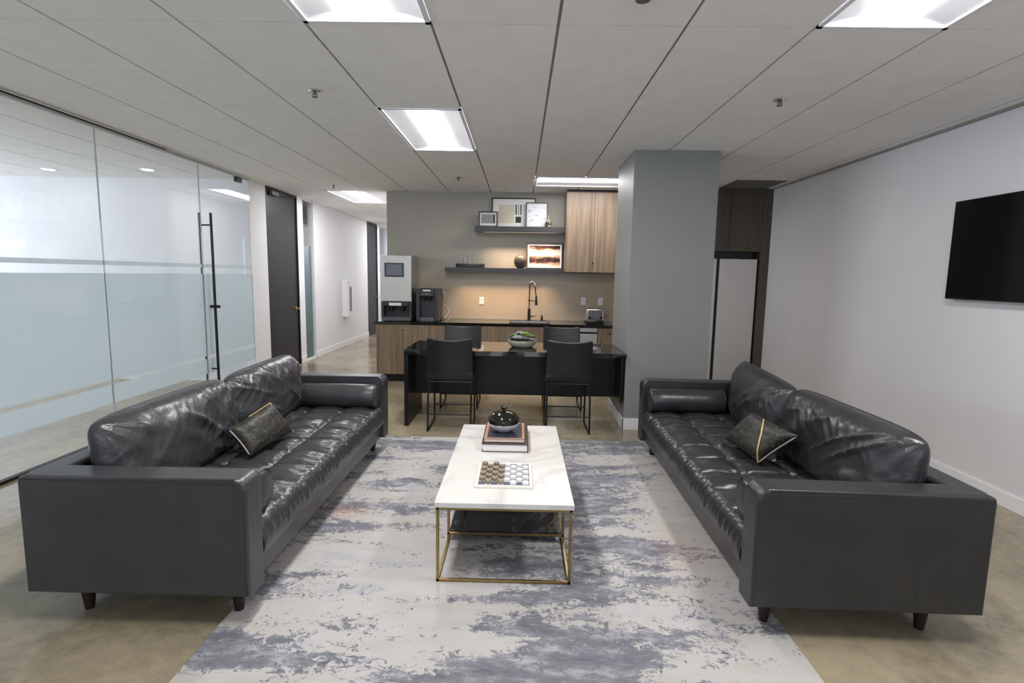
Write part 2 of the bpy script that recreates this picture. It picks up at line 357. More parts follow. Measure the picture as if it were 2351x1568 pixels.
struct('wall_hall_right', bx(-1.815, -1.70, YW+.12, 14.1, 0, CE+.3), 'wallw')
struct('wall_hall_end', bx(-5.7, -1.70, 14.1, 14.2, 0, CE+.3), 'wallw')
# left side beyond the glass: white wall broken by two doors and two sidelights
bm = bmesh.new()
for a, b_ in ((6.6, 7.03), (8.0, 8.19), (8.63, 11.62), (12.44, 12.62), (13.4, 14.1)): box(bm, XL-.1, XL, a, b_, 0, CE)
struct('wall_hall_left', bm, 'wallw')
struct('wall_office', bx(-5.7, -5.6, 6.7, 11.5, 0, CE+.3), 'wallw')
struct('wall_office_divider', bx(-5.7, XL-.1, 11.4, 11.5, 0, CE+.3), 'wallw')
struct('wall_meeting_room_far', bx(-7.6, XL-.1, 6.6, 6.7, 0, CE+.3), 'wallw')
bm = bmesh.new()
box(bm, -7.6, -7.5, YB, 6.6, 0, .85); box(bm, -7.6, -7.5, YB, 6.6, 2.3, CE+.3)
for y in (-3.2, -.1, 3.0, 6.1): box(bm, -7.6, -7.5, y, y+.5, .85, 2.3)
struct('wall_meeting_room_outer', bm, 'wallw')
bm = bmesh.new(); box(bm, XR-.012, XR, YB, 6.6, 0, .095, .003); struct('baseboard_right', bm, 'base')
bm = bmesh.new()
for a, b_ in ((6.6, 7.03), (8.0, 8.19), (8.63, 11.62)): box(bm, XL, XL+.012, a, b_, 0, .095, .003)
struct('baseboard_hall', bm, 'base')
bm = bmesh.new(); box(bm, XR-.03, XR, YB, 6.7, CE-.012, CE-.002); struct('trim_1', bm, 'grid')
# doors in the hall
def hall_door(n, a, b_):
    d = struct('door_%d' % n, bx(XL-.06, XL-.012, a+.03, b_-.03, .008, CE-.03, .003), 'doorb', org=(XL, (a+b_)/2, 0))
    bm = bmesh.new()
    for y0, y1 in ((a, a+.03), (b_-.03, b_)): box(bm, XL-.09, XL+.004, y0, y1, 0, CE-.03)
    box(bm, XL-.09, XL+.004, a, b_, CE-.03, CE); mk('door_frame', bm, 'black', d)
    bm = bmesh.new(); y = b_-.13
    tube(bm, [(XL-.012, y, .845), (XL+.002, y, .845)], .028, 16); tube(bm, [(XL, y, .845), (XL+.045, y, .845)], .011, 10)
    tube(bm, [(XL+.042, y+.008, .845), (XL+.046, y-.05, .848), (XL+.044, y-.10, .842)], [.011, .009, .007], 10); mk('door_handle', bm, 'brass', d, label='brass lever handle')
    return d
d1 = hall_door(1, 7.03, 8.0)
bm = bx(XL+.004, XL+.05, 7.12, 7.32, CE-.10, CE-.045, .006); box(bm, XL+.02, XL+.035, 7.3, 7.55, CE-.06, CE-.05); mk('door_closer', bm, 'gplast', d1)
hall_door(2, 11.62, 12.44)
def sidelight(n, a, b_, zf, film):
    f = bmesh.new()
    for y0, y1 in ((a, a+.015), (b_-.015, b_)): box(f, XL-.08, XL+.003, y0, y1, 0, CE)
    box(f, XL-.08, XL+.003, a, b_, 0, .02); box(f, XL-.08, XL+.003, a, b_, CE-.02, CE)
    o = struct('window_%d' % n, f, 'base', org=(XL, (a+b_)/2, 0))
    mk('glass_pane', bx(XL-.046, XL-.036, a+.015, b_-.015, .02, CE-.02), 'glass', o)
    mk('frosted_film', bx(XL-.050, XL-.047, a+.016, b_-.016, .021, zf), film, o)
sidelight(1, 8.19, 8.63, 1.78, 'teal'); sidelight(2, 12.62, 13.4, 1.4, 'frost')
struct('office_shade_panel', bx(-4.4, -4.3, 7.9, 8.9, 1.79, CE), 'woodd')  # dark sheet standing in for the unlit office above the frosted film
# column
bm = bx(.965, 1.70, 4.80, 5.56, 0, CE, .003); struct('wall_column', bm, 'colm', org=(1.33, 5.18, 0))
bm = bmesh.new()
box(bm, .950, 1.715, 4.785, 4.799, 0, .105, .003); box(bm, .950, .964, 4.785, 5.575, 0, .105, .003); box(bm, 1.701, 1.715, 4.785, 5.575, 0, .105, .003); box(bm, .950, 1.715, 5.561, 5.575, 0, .105, .003)
struct('baseboard_column', bm, 'base', org=(1.33, 5.18, 0))

# ================================================================ GLASS PARTITION
gp = bmesh.new(); box(gp, XL-.02, XL+.02, YB, 5.56, 0, .022, .002)
g = struct('wall_left', gp, 'black', org=(XL, 2, 0)); g['label'] = 'black floor channel of the glass partition'
mk('head_channel', bx(XL-.02, XL+.02, YB, 6.6, CE-.016, CE), 'seam', g)
seams = [YB, -2.44, -1.107, .23, 1.566, 2.903, 4.24, 5.577]
def films(par, a, b_, x=XL-.0075):
    for z0, z1 in ((.29, .445), (.48, 1.345), (1.41, 1.445)): mk('frosted_film', bx(x-.002, x, a, b_, z0, z1), 'frost', par)
for a, b_ in zip(seams[:-1], seams[1:]):
    p = mk('glass_pane', bx(XL-.006, XL+.006, a+.002, b_-.002, .022, CE-.016), 'glass', g)
    films(p, a+.004, b_-.004)
    mk('pane_joint', bx(XL-.0055, XL+.0055, b_-.0018, b_+.0018, .022, CE-.016), 'seam', g)
p = mk('glass_pane', bx(XL-.006, XL+.006, 6.43, 6.6, .01, CE-.016), 'glass', g); films(p, 6.431, 6.599)
dg = struct('door_3', bx(XL-.006, XL+.006, 5.585, 6.42, .012, CE-.03), 'glass', org=(XL, 6.42, 0)); films(dg, 5.586, 6.419)
for z0, z1 in ((CE-.075, CE-.018), (.012, .07)): mk('patch_fitting', bx(XL-.018, XL+.018, 6.30, 6.42, z0, z1, .003), 'black', dg)
for xx in (XL+.06, XL-.06): mk('pull_bar', tube(bmesh.new(), [(xx, 5.66, .20), (xx, 5.66, 1.975)], .0135, 12), 'black', dg)
for z in (1.85, .33): mk('standoff', tube(bmesh.new(), [(XL-.06, 5.66, z), (XL+.06, 5.66, z)], .008, 8), 'black', dg)
bm = tube(bmesh.new(), [(XL+.012, 5.66, 1.0), (XL+.11, 5.66, 1.0)], .016, 12); tube(bm, [(XL+.06, 5.62, 1.0), (XL+.06, 5.72, 1.0)], .012, 10); mk('lock', bm, 'black', dg)

# slot diffuser along the glass
bm = bmesh.new(); box(bm, XL+.022, XL+.030, YB+.05, 5.02, CE-.010, CE-.0005); box(bm, XL+.072, XL+.080, YB+.05, 5.02, CE-.010, CE-.0005)
t = thing('air_diffuser', 'long narrow black slot air diffuser in the ceiling beside the glass partition', 'vent', (XL+.05, 1, CE)); mk('border', bm, 'tile', t)
mk('slot', bx(XL+.0305, XL+.0715, YB+.05, 5.02, CE-.007, CE-.001), 'slotb', t)

# ================================================================ CEILING FITTINGS
def troffer(c, label, group='recessed office ceiling lights', axis='y'):
    x0, x1, y0, y1 = c; cx, cy = (x0+x1)/2, (y0+y1)/2
    t = thing('ceiling_light', label, 'ceiling light', (cx, cy, CE), group)
    def P(a, l, z):  # a across, l along
        return (cx+a, cy+l, z) if axis == 'y' else (cx+l, cy+a, z)
    hw, hl = ((x1-x0)/2, (y1-y0)/2) if axis == 'y' else ((y1-y0)/2, (x1-x0)/2)
    bm = bmesh.new(); e = .022
    for a0, a1, l0, l1 in ((-hw, -hw+e, -hl, hl), (hw-e, hw, -hl, hl), (-hw, hw, -hl, -hl+e), (-hw, hw, hl-e, hl)):
        p, q = P(a0, l0, 0), P(a1, l1, 0); box(bm, min(p[0], q[0]), max(p[0], q[0]), min(p[1], q[1]), max(p[1], q[1]), CE-.004, CE+.006)
    mk('frame', bm, 'refl', t)
    bm = bmesh.new(); wl = .20*hw*2
    for s in (-1, 1):   # curved side reflectors
        gridf(bm, lambda u, v, s=s: Vector(P(s*(hw-e-(hw-e-wl)*u), (hl-e)*(2*v-1), CE+.006+.020*math.sin(u*PI/2))), 8, 1)
    for s in (-1, 1):   # end plates
        gridf(bm, lambda u, v, s=s: Vector(P((hw-e)*(2*u-1), s*(hl-e-.03*v), CE+.006+v*.020)), 8, 2)
    box(bm, *(lambda p, q: (min(p[0], q[0]), max(p[0], q[0]), min(p[1], q[1]), max(p[1], q[1])))(P(-hw, -hl, 0), P(hw, hl, 0)), CE+.06, CE+.064)
    mk('reflector', bm, 'refl', t)
    bm = bmesh.new(); gridf(bm, lambda u, v: Vector(P(wl*(2*u-1), (hl-e-.025)*(2*v-1), CE+.022-.020*math.sin(u*PI))), 10, 1)
    mk('lens', bm, 'lens' if axis == 'y' else 'lensk', t, label='glowing lens strip')
troffer(LC[0], 'recessed ceiling light cut off by the top edge, above the left sofa side')
troffer(LC[1], 'recessed ceiling light cut off by the top right corner of the picture')
troffer(LC[2], 'fully visible recessed ceiling light left of the ceiling centre')
troffer(LC[3], 'recessed ceiling light at the mouth of the hallway')
troffer(LC[4], 'added unseen ceiling light further down the hallway, behind the kitchen wall')  # invented fixture, out of view, that brightens the hallway
troffer(LK[0], 'recessed ceiling light set crosswise above the kitchen shelves', axis='x')
for i, (x, y) in enumerate(DL):
    lab = ['round recessed downlight left behind the glass partition', 'round recessed downlight right behind the glass partition'][i]
    t = thing('downlight', lab, 'downlight', (x, y, CE), 'meeting room downlights')
    bm = bmesh.new(); lathe(bm, [(.062, -.005), (.078, -.005), (.08, 0), (.062, 0)], (x, y, CE), 24); mk('trim_ring', bm, 'wplast', t)
    bm = lathe(bmesh.new(), [(.055, -.0075), (.06, -.0052)], (x, y, CE), 24); mk('lens', bm, 'down', t)
def sprinkler(x, y, lab):
    t = thing('sprinkler', lab, 'sprinkler', (x, y, CE), 'ceiling sprinklers')
    mk('escutcheon', lathe(bmesh.new(), [(.036, -.003), (.034, -.007), (.014, -.012), (.012, -.011)], (x, y, CE), 20), 'chrome', t)
    bm = tube(bmesh.new(), [(x, y, CE-.01), (x, y, CE-.024)], .007, 8)
    for s in (-1, 1): tube(bm, [(x, y, CE-.013), (x+s*.014, y, CE-.020), (x+s*.010, y, CE-.030), (x, y, CE-.036)], .003, 6)
    lathe(bm, [(.004, -.040), (.017, -.038), (.017, -.036), (.004, -.036)], (x, y, CE), 12); mk('head', bm, 'gplast', t)
for x, y, l in ((-1.27, 3.40, 'small metal sprinkler head in the ceiling left of the full ceiling light'), (1.56, 3.45, 'small metal sprinkler head in the ceiling towards the television wall'),
                (-.725, 6.25, 'small metal sprinkler head in the ceiling just before the kitchen wall'), (-2.39, 6.95, 'small metal sprinkler head in the ceiling before the hallway light')): sprinkler(x, y, l)
t = thing('smoke_detector', 'round white smoke detector cut by the top edge of the picture', 'smoke detector', (.452, 2.22, CE))
mk('housing', lathe(bmesh.new(), [(.058, 0), (.058, -.012), (.045, -.024), (.03, -.026)], (.452, 2.22, CE), 28), 'wplast', t)
mk('vent_ring', lathe(bmesh.new(), [(.030, -.026), (.028, -.032), (.018, -.034)], (.452, 2.22, CE), 20), 'gplast', t)
c = cell(6, 6, 1, 1); t = thing('ceiling_vent', 'square grey ceiling vent grille above the refrigerator nook', 'vent', ((c[0]+c[1])/2, (c[2]+c[3])/2, CE))
mk('backing', bx(c[0], c[1], c[2], c[3], CE+.02, CE+.024), 'vent', t)
bm = bmesh.new()
for i in range(14): yy = c[2]+.03+i*.04; box(bm, c[0]+.02, c[1]-.02, yy, yy+.022, CE+.002, CE+.006)
mk('grille', bm, 'vent', t)
bm = bmesh.new(); box(bm, c[0], c[0]+.02, c[2], c[3], CE-.003, CE+.02); box(bm, c[1]-.02, c[1], c[2], c[3], CE-.003, CE+.02); box(bm, c[0]+.02, c[1]-.02, c[2], c[2]+.02, CE-.003, CE+.02); box(bm, c[0]+.02, c[1]-.02, c[3]-.02, c[3], CE-.003, CE+.02)
mk('frame', bm, 'vent', t)
# fire extinguisher cabinet in the hall
t = thing('extinguisher_cabinet', 'white fire extinguisher cabinet mounted on the hallway wall', 'cabinet', (XL, 10.08, .56))
mk('body', bx(XL, XL+.10, 9.93, 10.23, .56, 1.24, .006), 'wplast', t)
mk('door', bx(XL+.101, XL+.112, 9.94, 10.22, .57, 1.23, .003), 'wplast', t); mk('window', bx(XL+.113, XL+.116, 10.02, 10.14, .66, 1.12, .001), 'sgrey', t)

# ================================================================ RUG
rug = single('area_rug', bx(-1.155, 1.075, .6, 4.42, .0005, .009, .002), 'rug', 'large pale grey rug with distressed blue-grey patches between the two sofas', 'rug', (0, 0, 0))

# ================================================================ SOFAS
def fbm(x, y, z, o=3):
    s = 0; a = 1; t_ = 0
    for i in range(o): s += a*noise.noise(Vector((x, y, z))*(2**i)); t_ += a; a *= .5
    return s/t_
def sofa(side, label, mat, seed):
    sg = 1 if side == 'L' else -1
    X0 = -1.905 if side == 'L' else 1.815; Y0 = 1.93; ln = 2.20 if side == 'L' else 2.235
    rot = 0 if side == 'L' else R(-1.2)
    pivot = Vector((X0, Y0+ln/2, 0))
    RM = Matrix.Translation(pivot) @ Matrix.Rotation(rot, 4, 'Z') @ Matrix.Translation(-pivot)
    def W(d, l, z): return RM @ Vector((X0+sg*d, Y0+l, z))
    t = thing('sofa', label, 'sofa', W(.44, ln/2, 0))
    D = .88; A = .125
    def part(name, bm, m, **k): return mk(name, bm, m, t, **k)
    def lbox(bm, d0, d1, l0, l1, z0, z1, bev=.02, seg=3):
        tb = bmesh.new(); box(tb, d0, d1, l0, l1, z0, z1, bev, seg)
        for v in tb.verts: v.co = W(*v.co)
        add(bm, tb); return bm
    part('base_rail', lbox(bmesh.new(), .02, D-.03, A-.01, ln-A+.01, .122, .235, .012), mat)
    # back frame
    part('back_frame', lbox(bmesh.new(), 0, .115, .03, ln-.03, .122, .598, .02), mat)
    for q, (l0, l1) in enumerate(((0, A), (ln-A, ln))):
        # arm: side profile with rounded front top corner, slightly domed top
        bm = bmesh.new(); prof = []
        rr = .045
        pts = [(0, .122), (D, .122)] + [(D-rr+rr*math.cos(a), .60-rr+rr*math.sin(a)) for a in [i*PI/2/8 for i in range(9)]] + [(.03, .60), (.008, .592), (0, .57)]
        tb = bmesh.new(); f1 = [tb.verts.new((p[0], l0, p[1])) for p in pts]; f2 = [tb.verts.new((p[0], l1, p[1])) for p in pts]
        tb.faces.new(f1); tb.faces.new(f2[::-1]); n = len(pts)
        for i in range(n): tb.faces.new((f1[i], f2[i], f2[(i+1) % n], f1[(i+1) % n]))
        side_e = [e for e in tb.edges if abs(e.verts[0].co.y-e.verts[1].co.y) < 1e-6]
        bmesh.ops.bevel(tb, geom=side_e, offset=.012, segments=3, profile=.5, affect='EDGES')
        for v in tb.verts: v.co = W(*v.co)
        add(bm, tb)
        arm = part('arm', bm, mat)
        # piping on the outer face
        bm = bmesh.new(); lo = l0+.003 if q == 0 else l1-.003
        path = [(.012, .13), (.012, .585)] + [(D-rr-.004+rr*.85*math.cos(a), .588-rr+rr*.85*math.sin(a)) for a in [PI/2-i*PI/2/8 for i in range(9)]] + [(D-.012, .13)]
        pp = []
        for (a_, b_), (c_, d_) in zip(path[:-1], path[1:]):
            k = max(1, int(math.hypot(c_-a_, d_-b_)/.05))
            for i in range(k): pp.append((a_+(c_-a_)*i/k, b_+(d_-b_)*i/k))
        pp.append(path[-1])
        tube(bm, [W(p[0], lo, p[1]) for p in pp], .0042, 6)
        if side == 'R' and q == 0:
            for dd in (.26, .56): mk('panel_seam', tube(bmesh.new(), [W(dd, l0+.0005, .14), W(dd, l0+.0005, .36), W(dd, l0+.0005, .58)], .0012, 5), 'stitch', arm)
        mk('piping', bm, 'stitch' if q or side == 'R' else 'stitch', arm)
    # legs
    for d_, l_ in ((.16, .10), (.78, .10), (.16, ln-.10), (.78, ln-.10)):
        p = W(d_, l_, 0); zb = .0095 if d_ > .5 else .0003
        bm = bmesh.new(); lathe(bm, [(.017, zb), (.031, .122)], (p.x, p.y, 0), 20); part('leg', bm, 'legw')
    # tufted bench seat
    d0, d1, l0, l1 = .115, D-.005, A+.004, ln-A-.004
    zt, zb = .392, .237
    NL, ND = 9, 3
    pl = (l1-l0)/NL
    def seat_top(a, b_):       # a 0..1 along, b 0..1 back->front
        l = l0+(l1-l0)*a; d = d0+(d1-d0)*b_
        u = a*NL; v = b_*ND
        fu = abs(u-round(u)); fv = abs(v-round(v))
        edge = min(1, min(a, 1-a)*14)*min(1, (1-b_)*7)
        cr_l = math.exp(-(fu/.055)**2)*(1 if 0 < round(u) < NL else 0)
        cr_d = math.exp(-(fv/.06)**2)*(1 if 0 < round(v) < ND else 0)
        dim = cr_l*cr_d
        puff = (math.sin(PI*(u % 1))*math.sin(PI*(v % 1)))**.5 if 0 <= a < 1 and 0 <= b_ < 1 else 0
        z = zt-.022 + .026*puff*edge - .012*cr_l*(.35+.65*edge) - .0035*cr_d*edge - .018*dim*edge
        # radiating wrinkles round each button
        ang = math.atan2((v-round(v))*.8, (u-round(u)))
        rr_ = math.hypot(u-round(u), (v-round(v)))
        z += .006*math.cos(7*ang+seed+round(u)*2.1)*math.exp(-(rr_/.28)**2)*(1-math.exp(-(rr_/.07)**2))*edge
        wr = 1-abs(fbm(l*16+seed, d*5, seed, 2))*3
        z += .005*max(0, wr)*(.4+.6*b_)
        z += .005*fbm(l*3+seed, d*3, 1)
        return W(d, l, z)
    def seat_surf(a, s):
        # s 0..1: back -> front edge -> rounded down the front face
        if s < .72:
            b_ = s/.72; p = seat_top(a, b_*.93); return p
        k = (s-.72)/.28
        l = l0+(l1-l0)*a
        rip = .0045*math.sin(l*118+seed+3*noise.noise(Vector((l*9, seed, 0))))*math.sin(PI*min(1, k*1.5))
        base = seat_top(a, .93)
        db = d0+(d1-d0)*.93; r_ = d1-db
        pin = .006*math.exp(-((a*NL-round(a*NL))/.05)**2)
        if k < .4:
            th = k/.4*PI/2
            zc = zt-.022+.002
            zz = (RM.inverted() @ base).z
            return W(db+r_*math.sin(th)+rip-pin*math.sin(th), l, zz-(r_*.9)*(1-math.cos(th)))
        k2 = (k-.4)/.6
        zz = (RM.inverted() @ base).z - r_*.9
        return W(d1+rip+.010*math.sin(PI*k2)-pin*(1-k2), l, zz+(zb-zz)*k2)
    bm = bmesh.new()
    gridf(bm, seat_surf, 330, 84)
    gridf(bm, lambda a, b_: W(d0+(d1-d0)*b_, l0+(l1-l0)*a, zb), 10, 2, flip=True)
    for aa in (0, 1):
        top = [seat_surf(aa, s/60) for s in range(61)]
        vs = [bm.verts.new(p) for p in top]+[bm.verts.new(W(d0, l0 if aa == 0 else l1, zb))]
        bm.faces.new(vs)
    st = part('seat_cushion', bm, mat, sharp=60)
    bm = bmesh.new(); tube(bm, [W(d1+.004, l0+(l1-l0)*i/60, .262+.002*math.sin(i)) for i in range(61)], .0035, 6); mk('piping', bm, 'stitch', st)
    bm = bmesh.new()
    for i in range(1, NL):
        for j in range(1, ND):
            p = seat_top(i/NL, j/ND); lathe(bm, [(.002, .006), (.009, .005), (.012, .001), (.012, -.004)][::-1], p, 12)
    o_ = mk('tuft_buttons', bm, mat, st); o_['kind'] = 'stuff'
    # back cushions
    def cushion(la, lb, seed2, tw=0, drop=0, amp=1, rc=1):
        hl = (lb-la)/2; lc = (la+lb)/2; H = .40; T = .125
        zc0 = .372
        def P(u, v, s):
            au, av = abs(u), abs(v)
            prof = max(0, (1-au**4))**.45*max(0, (1-av**3.4))**.45
            ext_u = 1-rc*av**8*.035; ext_v = 1+.02*(1-u*u)*(1 if v > 0 else 0)-rc*au**8*.10*(1 if v > 0 else .3)
            uu = u*hl*ext_u; vv = v*H/2*ext_v
            sag = 0
            wr = 0
            for k_, (cu, cv) in enumerate(((-1, -1), (1, -1), (-1, 1), (1, 1))):
                an = math.atan2((v-cv)*H, (u-cu)*hl*2); ds = math.hypot((u-cu)*hl, (v-cv)*H/2)
                wr += .007*math.sin(an*13+seed2*1.7+k_)*math.exp(-(ds/.20)**2)
            q = u*.55+v*.35
            r1 = fbm(q*4.2+seed2, v*.9+seed2, .3, 1); wr += .024*(max(0, 1-abs(r1)*4.0))**1.5*(.55+.9*noise.noise(Vector((u*2.3, v*1.5, seed2))))
            r2 = fbm(u*7-v*2.4+seed2, v*.8+seed2, 5, 1); r3 = fbm(u*12+v*1.5+seed2, v*1.6, 2.2, 1); wr += .006*max(0, 1-abs(r3)*4)*max(0, .4+noise.noise(Vector((u*2.2, v*2+3, seed2)))*1.6)
            wr += .011*(max(0, 1-abs(r2)*5))**1.5*max(0, .5+noise.noise(Vector((u*3+5, v*2, seed2)))*1.5)
            wr += .022*fbm(u*1.8, v*1.5, seed2+9, 2)
            th = (T*prof+wr*amp*prof)
            if s < 0: th = -T*.7*prof
            # lean: bottom forward, top back
            lean = R(13)
            zz = zc0+H/2+vv; dd = .205-(vv)*math.tan(lean)*.6
            ex = -tw*uu   # yaw
            d = dd+th*math.cos(lean)+ex; z = zz+th*math.sin(lean)*.6-drop
            return W(d, lc+uu, z)
        bm = bmesh.new(); n_u, n_v = 110, 60
        for s in (1, -1):
            def f(a, b_, s=s):
                u = math.sin((a-.5)*PI); v = math.sin((b_-.5)*PI)
                return P(u, v, s)
            gridf(bm, f, n_u, n_v, flip=s < 0)
        c_ = part('back_cushion', bm, mat, sharp=60, weld=True)
        outline = [P(x, y, 1) for x, y in [(-1+2*i/30, -1) for i in range(30)]+[(1, -1+2*i/16) for i in range(16)]+[(1-2*i/30, 1) for i in range(30)]+[(-1, 1-2*i/16) for i in range(16)]]
        mk('piping', tube(bmesh.new(), outline, .0032, 6, closed=True), 'stitch', c_)
    mid = ln/2
    if side == 'L':
        cushion(A+.015, mid+.01, 3.1, 0, 0, 1.1); cushion(mid+.005, ln-A-.005, 7.7, .03, 0, 1.1)
    else:
        cushion(A+.015, mid+.04, 12.3, -.02, 0, 1.0); cushion(mid-.02, ln-A+.005, 17.9, .10, 0, .8, .25)
    # bolsters
    for lb in (A+.09, ln-A-.09):
        bm = bmesh.new(); rb = .086; pts = []; rs = []
        for d_, r_ in ((.295, .001), (.296, .05), (.30, .076), (.312, .085), (.45, .087), (.6, .088), (.75, .087), (.838, .085), (.85, .076), (.854, .05), (.855, .001)):
            pts.append(W(d_, lb, .392+rb-.006)); rs.append(rb*r_/.086)
        tube(bm, pts, rs, 28, caps=True); b_o = part('bolster', bm, mat, sharp=50)
        for dd in (.309, .841): mk('piping', tube(bmesh.new(), [W(dd, lb+.0865*math.cos(a), .392+rb-.006+.0865*math.sin(a)) for a in [2*PI*i/28 for i in range(28)]], .003, 6, closed=True), 'stitch', b_o)
    return t
sofa('L', 'grey leather three-seat sofa with tufted bench on the left, by the glass partition', 'leatherL', 2.0)
sofa('R', 'charcoal leather three-seat sofa with tufted bench on the right, below the television wall', 'leatherR', 8.0)

# ---------------------------------------------------------------- throw pillows
def pillow(label, cs, nrm, zipedge, cordpath, T=.066):
    A, B, C, Dp = [Vector(c) for c in cs]; nrm = Vector(nrm).normalized()
    cen = (A+B+C+Dp)/4; t = thing('throw_pillow', label, 'pillow', (cen.x, cen.y, min(c[2] for c in cs)), 'patterned throw pillows')
    def P(a, b_, s):
        p = A*(1-a)*(1-b_)+B*a*(1-b_)+C*a*b_+Dp*(1-a)*b_
        u, v = 2*a-1, 2*b_-1
        h = max(0, (1-u**4)*(1-v**4))**.55
        cc = p-cen; p = cen+cc*(1-.05*(1-max(u*u, v*v)*0)*(1-u*u*v*v)*min(1, max(abs(u), abs(v))**6))
        return p+nrm*(s*T*h+.004*fbm(a*6, b_*6, s)*h)
    bm = bmesh.new()
    for s in (1, -1): gridf(bm, lambda a, b_, s=s: P(.5+.5*math.sin((a-.5)*PI), .5+.5*math.sin((b_-.5)*PI), s), 40, 40, flip=s < 0)
    mk('cover', bm, 'pillow', t, sharp=60, weld=True)
    pts = [P(*q, 0)+nrm*.001 for q in zipedge]; mk('zip', tube(bmesh.new(), pts, [.002]+[.0055]*(len(pts)-2)+[.002], 8), 'zip', t, label='pale zip')
    mk('cord_trim', tube(bmesh.new(), [P(a, b_, s)+nrm*.002*s for a, b_, s in cordpath], .0042, 8), 'cord', t, label='gold cord trim')
n_ = 12
pillow('black and gold patterned throw pillow on the left sofa', ((-1.53, 2.73, .555), (-1.41, 2.72, .41), (-1.375, 3.17, .412), (-1.475, 3.10, .605)), (.80, -.35, .5),
       [(i/n_*.9+.05, 0) for i in range(n_+1)], [(0, .45+.55*i/n_, 1) for i in range(n_+1)]+[(i/n_, 1, 1) for i in range(n_+1)])
pillow('black and gold patterned throw pillow on the right sofa', ((1.345, 3.03, .63), (1.262, 3.19, .418), (1.285, 2.78, .415), (1.435, 2.68, .598)), (-.72, -.5, .5),
       [(1-i/n_*.95, 1) for i in range(n_+1)], [(.05+.95*i/n_, .38+.62*(i/n_)**.8, 1) for i in range(n_+1)])

# ================================================================ COFFEE TABLE
zt = .385; fx0, fx1, fy0, fy1 = -.355, .250, 2.262, 3.50
t = thing('coffee_table', 'low coffee table with white marble top and gold box frame on the rug', 'table', (-.05, 2.88, .009))
mk('tabletop', bx(-.362, .257, 2.255, 3.508, zt-.024, zt, .002), 'marb', t, label='white marble top')
b = .013; z0 = .0092
def bar(bm, p, q):
    box(bm, min(p[0], q[0])-(b/2), max(p[0], q[0])+b/2, min(p[1], q[1])-b/2, max(p[1], q[1])+b/2, min(p[2], q[2])-b/2, max(p[2], q[2])+b/2, .0015, 1)
zl, zh = z0+b/2, zt-.024-b/2-.0003
bm = bmesh.new()
X_, x_ = fx1-b/2, fx0+b/2; Yn, Yf, Ym = fy0+b/2, fy1-b/2, 2.64
for z in (zh,): bar(bm, (x_, Yn, z), (X_, Yn, z)); bar(bm, (x_, Yf, z), (X_, Yf, z)); bar(bm, (x_, Yn, z), (x_, Yf, z)); bar(bm, (X_, Yn, z), (X_, Yf, z))
mk('top_frame', bm, 'gold', t)
bm = bmesh.new()
bar(bm, (x_, Yn, zl), (X_, Yn, zl)); bar(bm, (x_, Yf, zl), (X_, Yf, zl)); bar(bm, (x_, Yn, zl), (x_, Yf, zl)); bar(bm, (X_, Yn, zl), (X_, Yf, zl)); bar(bm, (x_, Ym, .052), (X_, Ym, .052)); bar(bm, (x_, Yf, .052), (X_, Yf, .052))
mk('bottom_frame', bm, 'gold', t)
for x in (x_, X_):
    for y in (Yn, Ym, Yf): bb = bmesh.new(); bar(bb, (x, y, zl), (x, y, zh)); mk('leg', bb, 'gold', t)
mk('shelf', bx(fx0+.012, fx1-.012, Ym-.004, Yf, .0588, .070, .001), 'dmarb', t, label='glossy black marble shelf')
# books
def book(lab, x0, x1, y0, y1, z0, z1, cov, pic=None, th=.004):
    t = thing('book', lab, 'book', ((x0+x1)/2, (y0+y1)/2, z0), 'books stacked on the coffee table')
    bm = bx(x0, x1, y0, y1, z0, z0+th, .001); box(bm, x0, x1, y0, y1, z1-th, z1, .001); box(bm, x1-.004, x1, y0, y1, z0, z1, .001); mk('cover', bm, cov, t)
    mk('pages', bx(x0+.006, x1-.005, y0+.005, y1-.005, z0+th, z1-th), 'page', t)
    if pic: mk('cover_picture', bx(x0+.018, x1-.018, y0+.012, y1-.012, z1, z1+.0006), pic, t)
book('thick black-covered book at the bottom of the coffee table stack', -.203, .062, 2.95, 3.38, zt, zt+.047, 'bkcov')
book('thinner tan-covered book with dark picture, on top of the black book', -.192, .044, 2.98, 3.31, zt+.0475, zt+.072, 'tan', 'navy')
jz = zt+.0735; jx, jy = -.084, 3.13
t = thing('lidded_jar', 'white round jar with glossy black faceted lid on the stacked books', 'jar', (jx, jy, jz))
mk('bowl', lathe(bmesh.new(), [(.042, 0), (.046, .003), (.066, .014), (.084, .032), (.0915, .048), (.090, .050), (.04, .050)], (jx, jy, jz), 40), 'jar', t)
bm = bmesh.new(); n = 48; prof = [(.091, .051), (.0935, .060), (.092, .074), (.085, .090), (.070, .105), (.048, .115), (.022, .120), (.006, .121)]
rings = [[bm.verts.new((jx+r*(1+.012*math.cos(12*2*PI*k/n))*math.cos(2*PI*k/n), jy+r*(1+.012*math.cos(12*2*PI*k/n))*math.sin(2*PI*k/n), jz+z)) for k in range(n)] for r, z in prof]
for i in range(len(rings)-1):
    for k in range(n): bm.faces.new((rings[i][k], rings[i][(k+1) % n], rings[i+1][(k+1) % n], rings[i+1][k]))
bm.faces.new(rings[0][::-1]); bm.faces.new(rings[-1]); ld = mk('lid', bm, 'lid', t, label='glossy black lid')
mk('knob', lathe(bmesh.new(), [(.009, .1205), (.009, .130), (.019, .136), (.021, .143), (.017, .150), (.006, .153)], (jx, jy, jz), 24), 'lid', ld)
